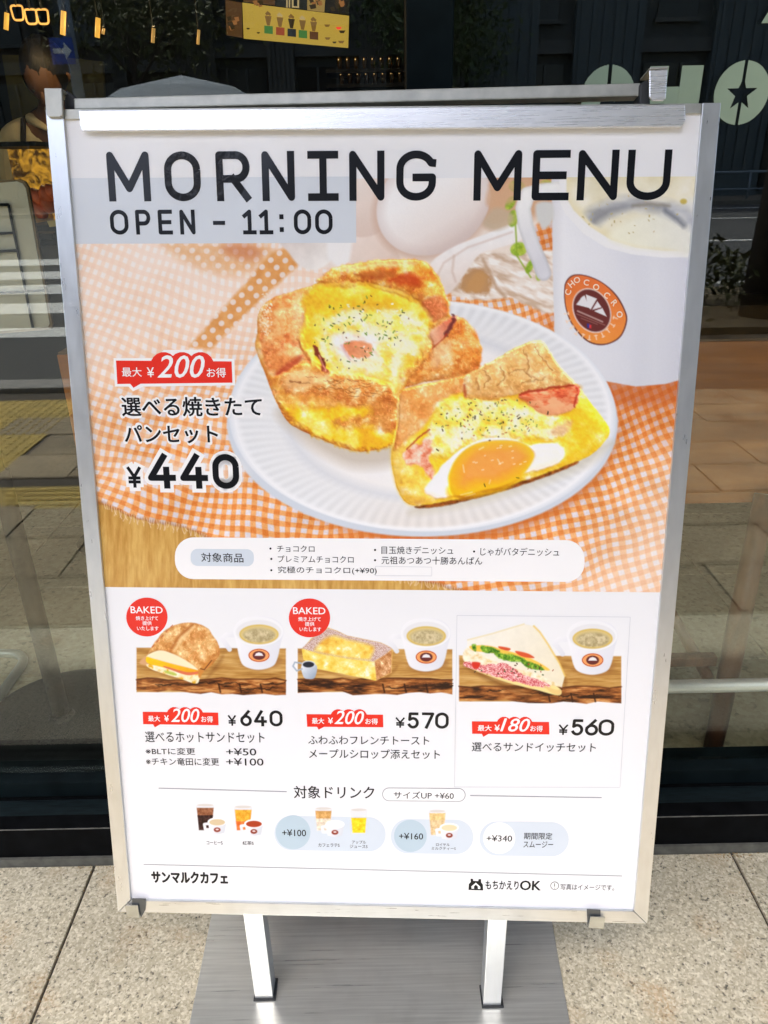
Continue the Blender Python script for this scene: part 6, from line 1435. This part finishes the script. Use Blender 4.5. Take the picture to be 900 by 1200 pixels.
badge([(553, 845.2), (643.4, 846), (643.8, 860.6), (553.2, 859.8)], [(564, 859), (574, 859), (566.5, 863.4)], (584.5, 621.5, 839.8, 860), [('最大', 560, 849.4, 576, 856.4, K_W2, 3, .02), ('¥', 579.5, 849, 585.5, 856.6, K_W2, 3, .02), ('180', 586.5, 841.4, 620.8, 857, K_W2, 3, .014, .28), ('お得', 621.5, 850, 635.8, 857, K_W2, 3, .02)])
strokes('price', [('Y', 267, 277)], (838, 838), (850.5, 850.5), .15, K_D, 2, 'yen sign of the price 640'); strokes('price', [('6', 281, 295.5), ('4', 297, 313), ('0', 315.5, 331.5)], (832, 832.4), (851, 851.4), .17, K_D, 2, 'price reading 640')
strokes('price', [('Y', 463.7, 474.2)], (840.6, 840.6), (852.8, 852.8), .15, K_D, 2, 'yen sign of the price 570'); strokes('price', [('5', 477.5, 491), ('7', 494.5, 508.7), ('0', 510, 525.7)], (834.6, 834.8), (853.8, 854), .17, K_D, 2, 'price reading 570')
strokes('price', [('Y', 655, 665)], (848.9, 848.9), (861.2, 861.2), .15, K_D, 2, 'yen sign of the price 560'); strokes('price', [('5', 670, 683.2), ('6', 686.2, 700.4), ('0', 702, 719)], (842.6, 842.8), (862, 862.2), .17, K_D, 2, 'price reading 560')
for s, x0, yt, x1, yb, b_ in (('選べるホットサンドセット', 169.6, 857.2, 310.3, 869.6, .008), ('※BLTに変更', 170.3, 876, 229, 884.2, .008), ('+¥50', 264.8, 876.6, 300.5, 885, .008), ('※チキン竜田に変更', 170.8, 887.6, 257, 896.6, .008), ('+¥100', 264.8, 888.2, 309, 896.9, .008),
                              ('ふわふわフレンチトースト', 361, 862, 503, 872, .008), ('メープルシロップ添えセット', 362, 877.6, 515.5, 888.6, .008), ('選べるサンドイッチセット', 553, 869.8, 698, 880.4, .008)):
    typeset(s, x0, yt, x1, yb, K_D, 2, b_, 0, (x1 - x0) * .006)
# drinks
bar('rule', 186, 923.5, 336, 927.6, 1.0, K_G, 2); bar('rule', 551, 932.2, 705, 934.6, 1.0, K_G, 2); bar('rule', 168.4, 1012.8, 729, 1026.4, .8, K_G, 2)
typeset('対象ドリンク', 344, 920.6, 438.7, 935.4, K_D, 2, .014, 0, .6)
inkshape('size_pill', rrect(448, 922.8, 545.5, 938.6, 7.9, .8), K_G, 1); inkshape('size_pill', rrect(448.8, 923.6, 544.7, 937.8, 7.1, .8), K_W2, 2); typeset('サイズUP +¥60', 461.3, 927, 531.7, 935.6, K_D, 3, .008, 0, .8)
for L_, c, rr, cm in ((rrect(321.5, 955.8, 452, 996, 20, 2), (343.5, 975.2), 20.3, K_B3), (rrect(458, 959.6, 554.5, 999.8, 20, 1.2), (481, 979.4), 19.2, K_B3), (rrect(562, 962.4, 666.5, 1002.4, 20, 1.2), (585, 982), 18.8, K_W2)):
    inkshape('drink_pill', L_, K_B2, 1); inkshape('price_disc', [(c[0] + rr * math.cos(R(t)), c[1] + (rr - .3) * math.sin(R(t))) for t in range(0, 360, 10)], cm, 2)
for s, x0, yt, x1, yb in (('+¥100', 330.5, 971.6, 358.8, 979.6), ('+¥160', 467.6, 975.8, 495.8, 983.4), ('+¥340', 570.2, 978.4, 600, 985.8)): typeset(s, x0, yt, x1, yb, K_D, 3, .012, 0, .3)
for s, x0, yt, x1, yb in (('コーヒーS', 242, 985, 261, 989.4), ('紅茶S', 284.3, 985.4, 297.4, 990), ('カフェラテS', 373, 988, 398, 992.2), ('アップル', 412.5, 984.6, 429, 988.6), ('ジュースS', 410, 989.6, 430.7, 993.6), ('ロイヤル', 511, 987.8, 527, 991.2), ('ミルクティーS', 505.8, 992.2, 534, 995.8)):
    typeset(s, x0, yt, x1, yb, K_D, 3, .01, 0, .2)
typeset('期間限定', 614, 975.4, 647, 983.4, K_D, 3, .012, 0, .3); typeset('スムージー', 613.5, 985.4, 648, 993, K_D, 3, .01, 0, .3)
BG = [PW]
def drinks_on(bgc, *calls):
    def f(X, Y):
        p = Paint(X, Y, PW)
        if bgc is not None:
            d_ = psdf(np.array(bgc), p.X, p.Y); a = np.clip(.5 - d_ / 1.0, 0, 1)[:, None]; p.C = p.C * (1 - a) + np.array((216, 226, 236.)) * a
        for c in calls: c(p)
        return p
    return f
picture('drink_picture', paint_drinks, 228, 939, 314, 982.5, 190, 100, 0, 'printed pictures of coffee and tea, iced and hot')
picture('drink_picture', drinks_on(rrect(321.5, 955.8, 452, 996, 20, 2), lambda p: glass_drink(p, 379, 947, 974, 10.5, 8, [(.12, .5, (222, 170, 100)), (.45, .96, (240, 224, 200))]), lambda p: drink_cup(p, 392.5, 966, 1.0, (248, 248, 250)), lambda p: glass_drink(p, 420.5, 948.5, 977, 10.5, 8, [(.35, .96, (252, 216, 30))])),
        366, 943, 433, 983.4, 150, 92, 2, 'printed pictures of cafe latte and apple juice')
picture('drink_picture', drinks_on(rrect(458, 959.6, 554.5, 999.8, 20, 1.2), lambda p: glass_drink(p, 512.5, 950, 979.5, 10.5, 8, [(.1, .4, (240, 206, 140)), (.38, .96, (232, 200, 150))]), lambda p: drink_cup(p, 526.5, 969.5, 1.0, (240, 222, 180))),
        500.5, 945.5, 541, 987, 100, 100, 2, 'printed pictures of royal milk tea')
# foot of the poster
typeset('サンマルクカフェ', 176.8, 1020.4, 267.5, 1034.4, K_K, 2, .07, 0, 1.6, 'brand_lettering'); typeset('もちかえり', 569, 1031.6, 607.5, 1042, K_K, 2, .03, 0, .6); typeset('OK', 609.5, 1031.6, 633.5, 1043, K_K, 2, .03, 0, .5)
inkshape('bag_icon', [(549, 1042.8), (549.4, 1036), (551.6, 1033.4), (551.4, 1029.6), (554.2, 1029.8), (554.6, 1032.2), (560.4, 1032.4), (561, 1030), (563.8, 1030.2), (563.8, 1033.8), (565.8, 1036.6), (566.2, 1043.4)], K_K, 1, label='black carrier bag icon')
inkshape('bag_icon', [(552.4, 1038.6), (557.6, 1034.2), (562.8, 1039), (562.8, 1041.6), (552.6, 1041.2)], K_W2, 2); inkshape('bag_icon', [(555.4, 1038.4), (557.6, 1036.4), (560, 1038.6), (560, 1041.4), (555.4, 1041.2)], K_K, 3)
for r_i, mm_, ly in ((5.0, K_K, 1), (4.3, K_W2, 2)): inkshape('notice_icon', [(650 + r_i * math.cos(R(t)), 1037.8 + (r_i - .2) * math.sin(R(t))) for t in range(0, 360, 15)], mm_, ly)
bar('notice_icon', 649.5, 1036.8, 650.4, 1036.8, 4.0, K_K, 3); bar('notice_icon', 649.5, 1040.5, 650.4, 1040.5, 1.0, K_K, 3)
typeset('写真はイメージです。', 657, 1035.6, 719.5, 1042.6, K_D, 2, .004, 0, 1.0)
# lettering round the emblem on the cup
for ch_, (ex, ey), rot in zip('CHOCOCRO', ((665.5, 342.5), (669.5, 333), (676, 328.2), (687, 331), (698.5, 336.5), (711, 346), (720, 355), (726, 368.5)), (-70, -40, -15, 12, 28, 40, 52, 80)):
    cu = bpy.data.curves.new('t', 'FONT'); cu.body = ch_; cu.size = 1; cu.offset = .02; cu.resolution_u = 3; ob = bpy.data.objects.new('t', cu); col.objects.link(ob); dg = bpy.context.evaluated_depsgraph_get(); dg.update()
    me = bpy.data.meshes.new_from_object(ob.evaluated_get(dg)); bpy.data.objects.remove(ob)
    co = np.array([v.co for v in me.vertices]); ce = (co.max(0) + co.min(0)) / 2; c0 = (co - ce) / (co.max(0) - co.min(0))[1]
    a = -R(rot); X = c0[:, 0] * math.cos(a) - c0[:, 1] * math.sin(a); Y = c0[:, 0] * math.sin(a) + c0[:, 1] * math.cos(a)
    q = np.array([bd(*uv(ex + 7.2 * i_, ey - 7.2 * j_), .0004) for i_, j_ in zip(X, Y)]) - root_loc(poster)
    me.vertices.foreach_set('co', q.astype(np.float32).ravel()); me.materials.clear(); me.materials.append(ink('emblem_cream', (255, 232, 206)))
    ob = bpy.data.objects.new('emblem_letter', me); col.objects.link(ob); ob.parent = poster
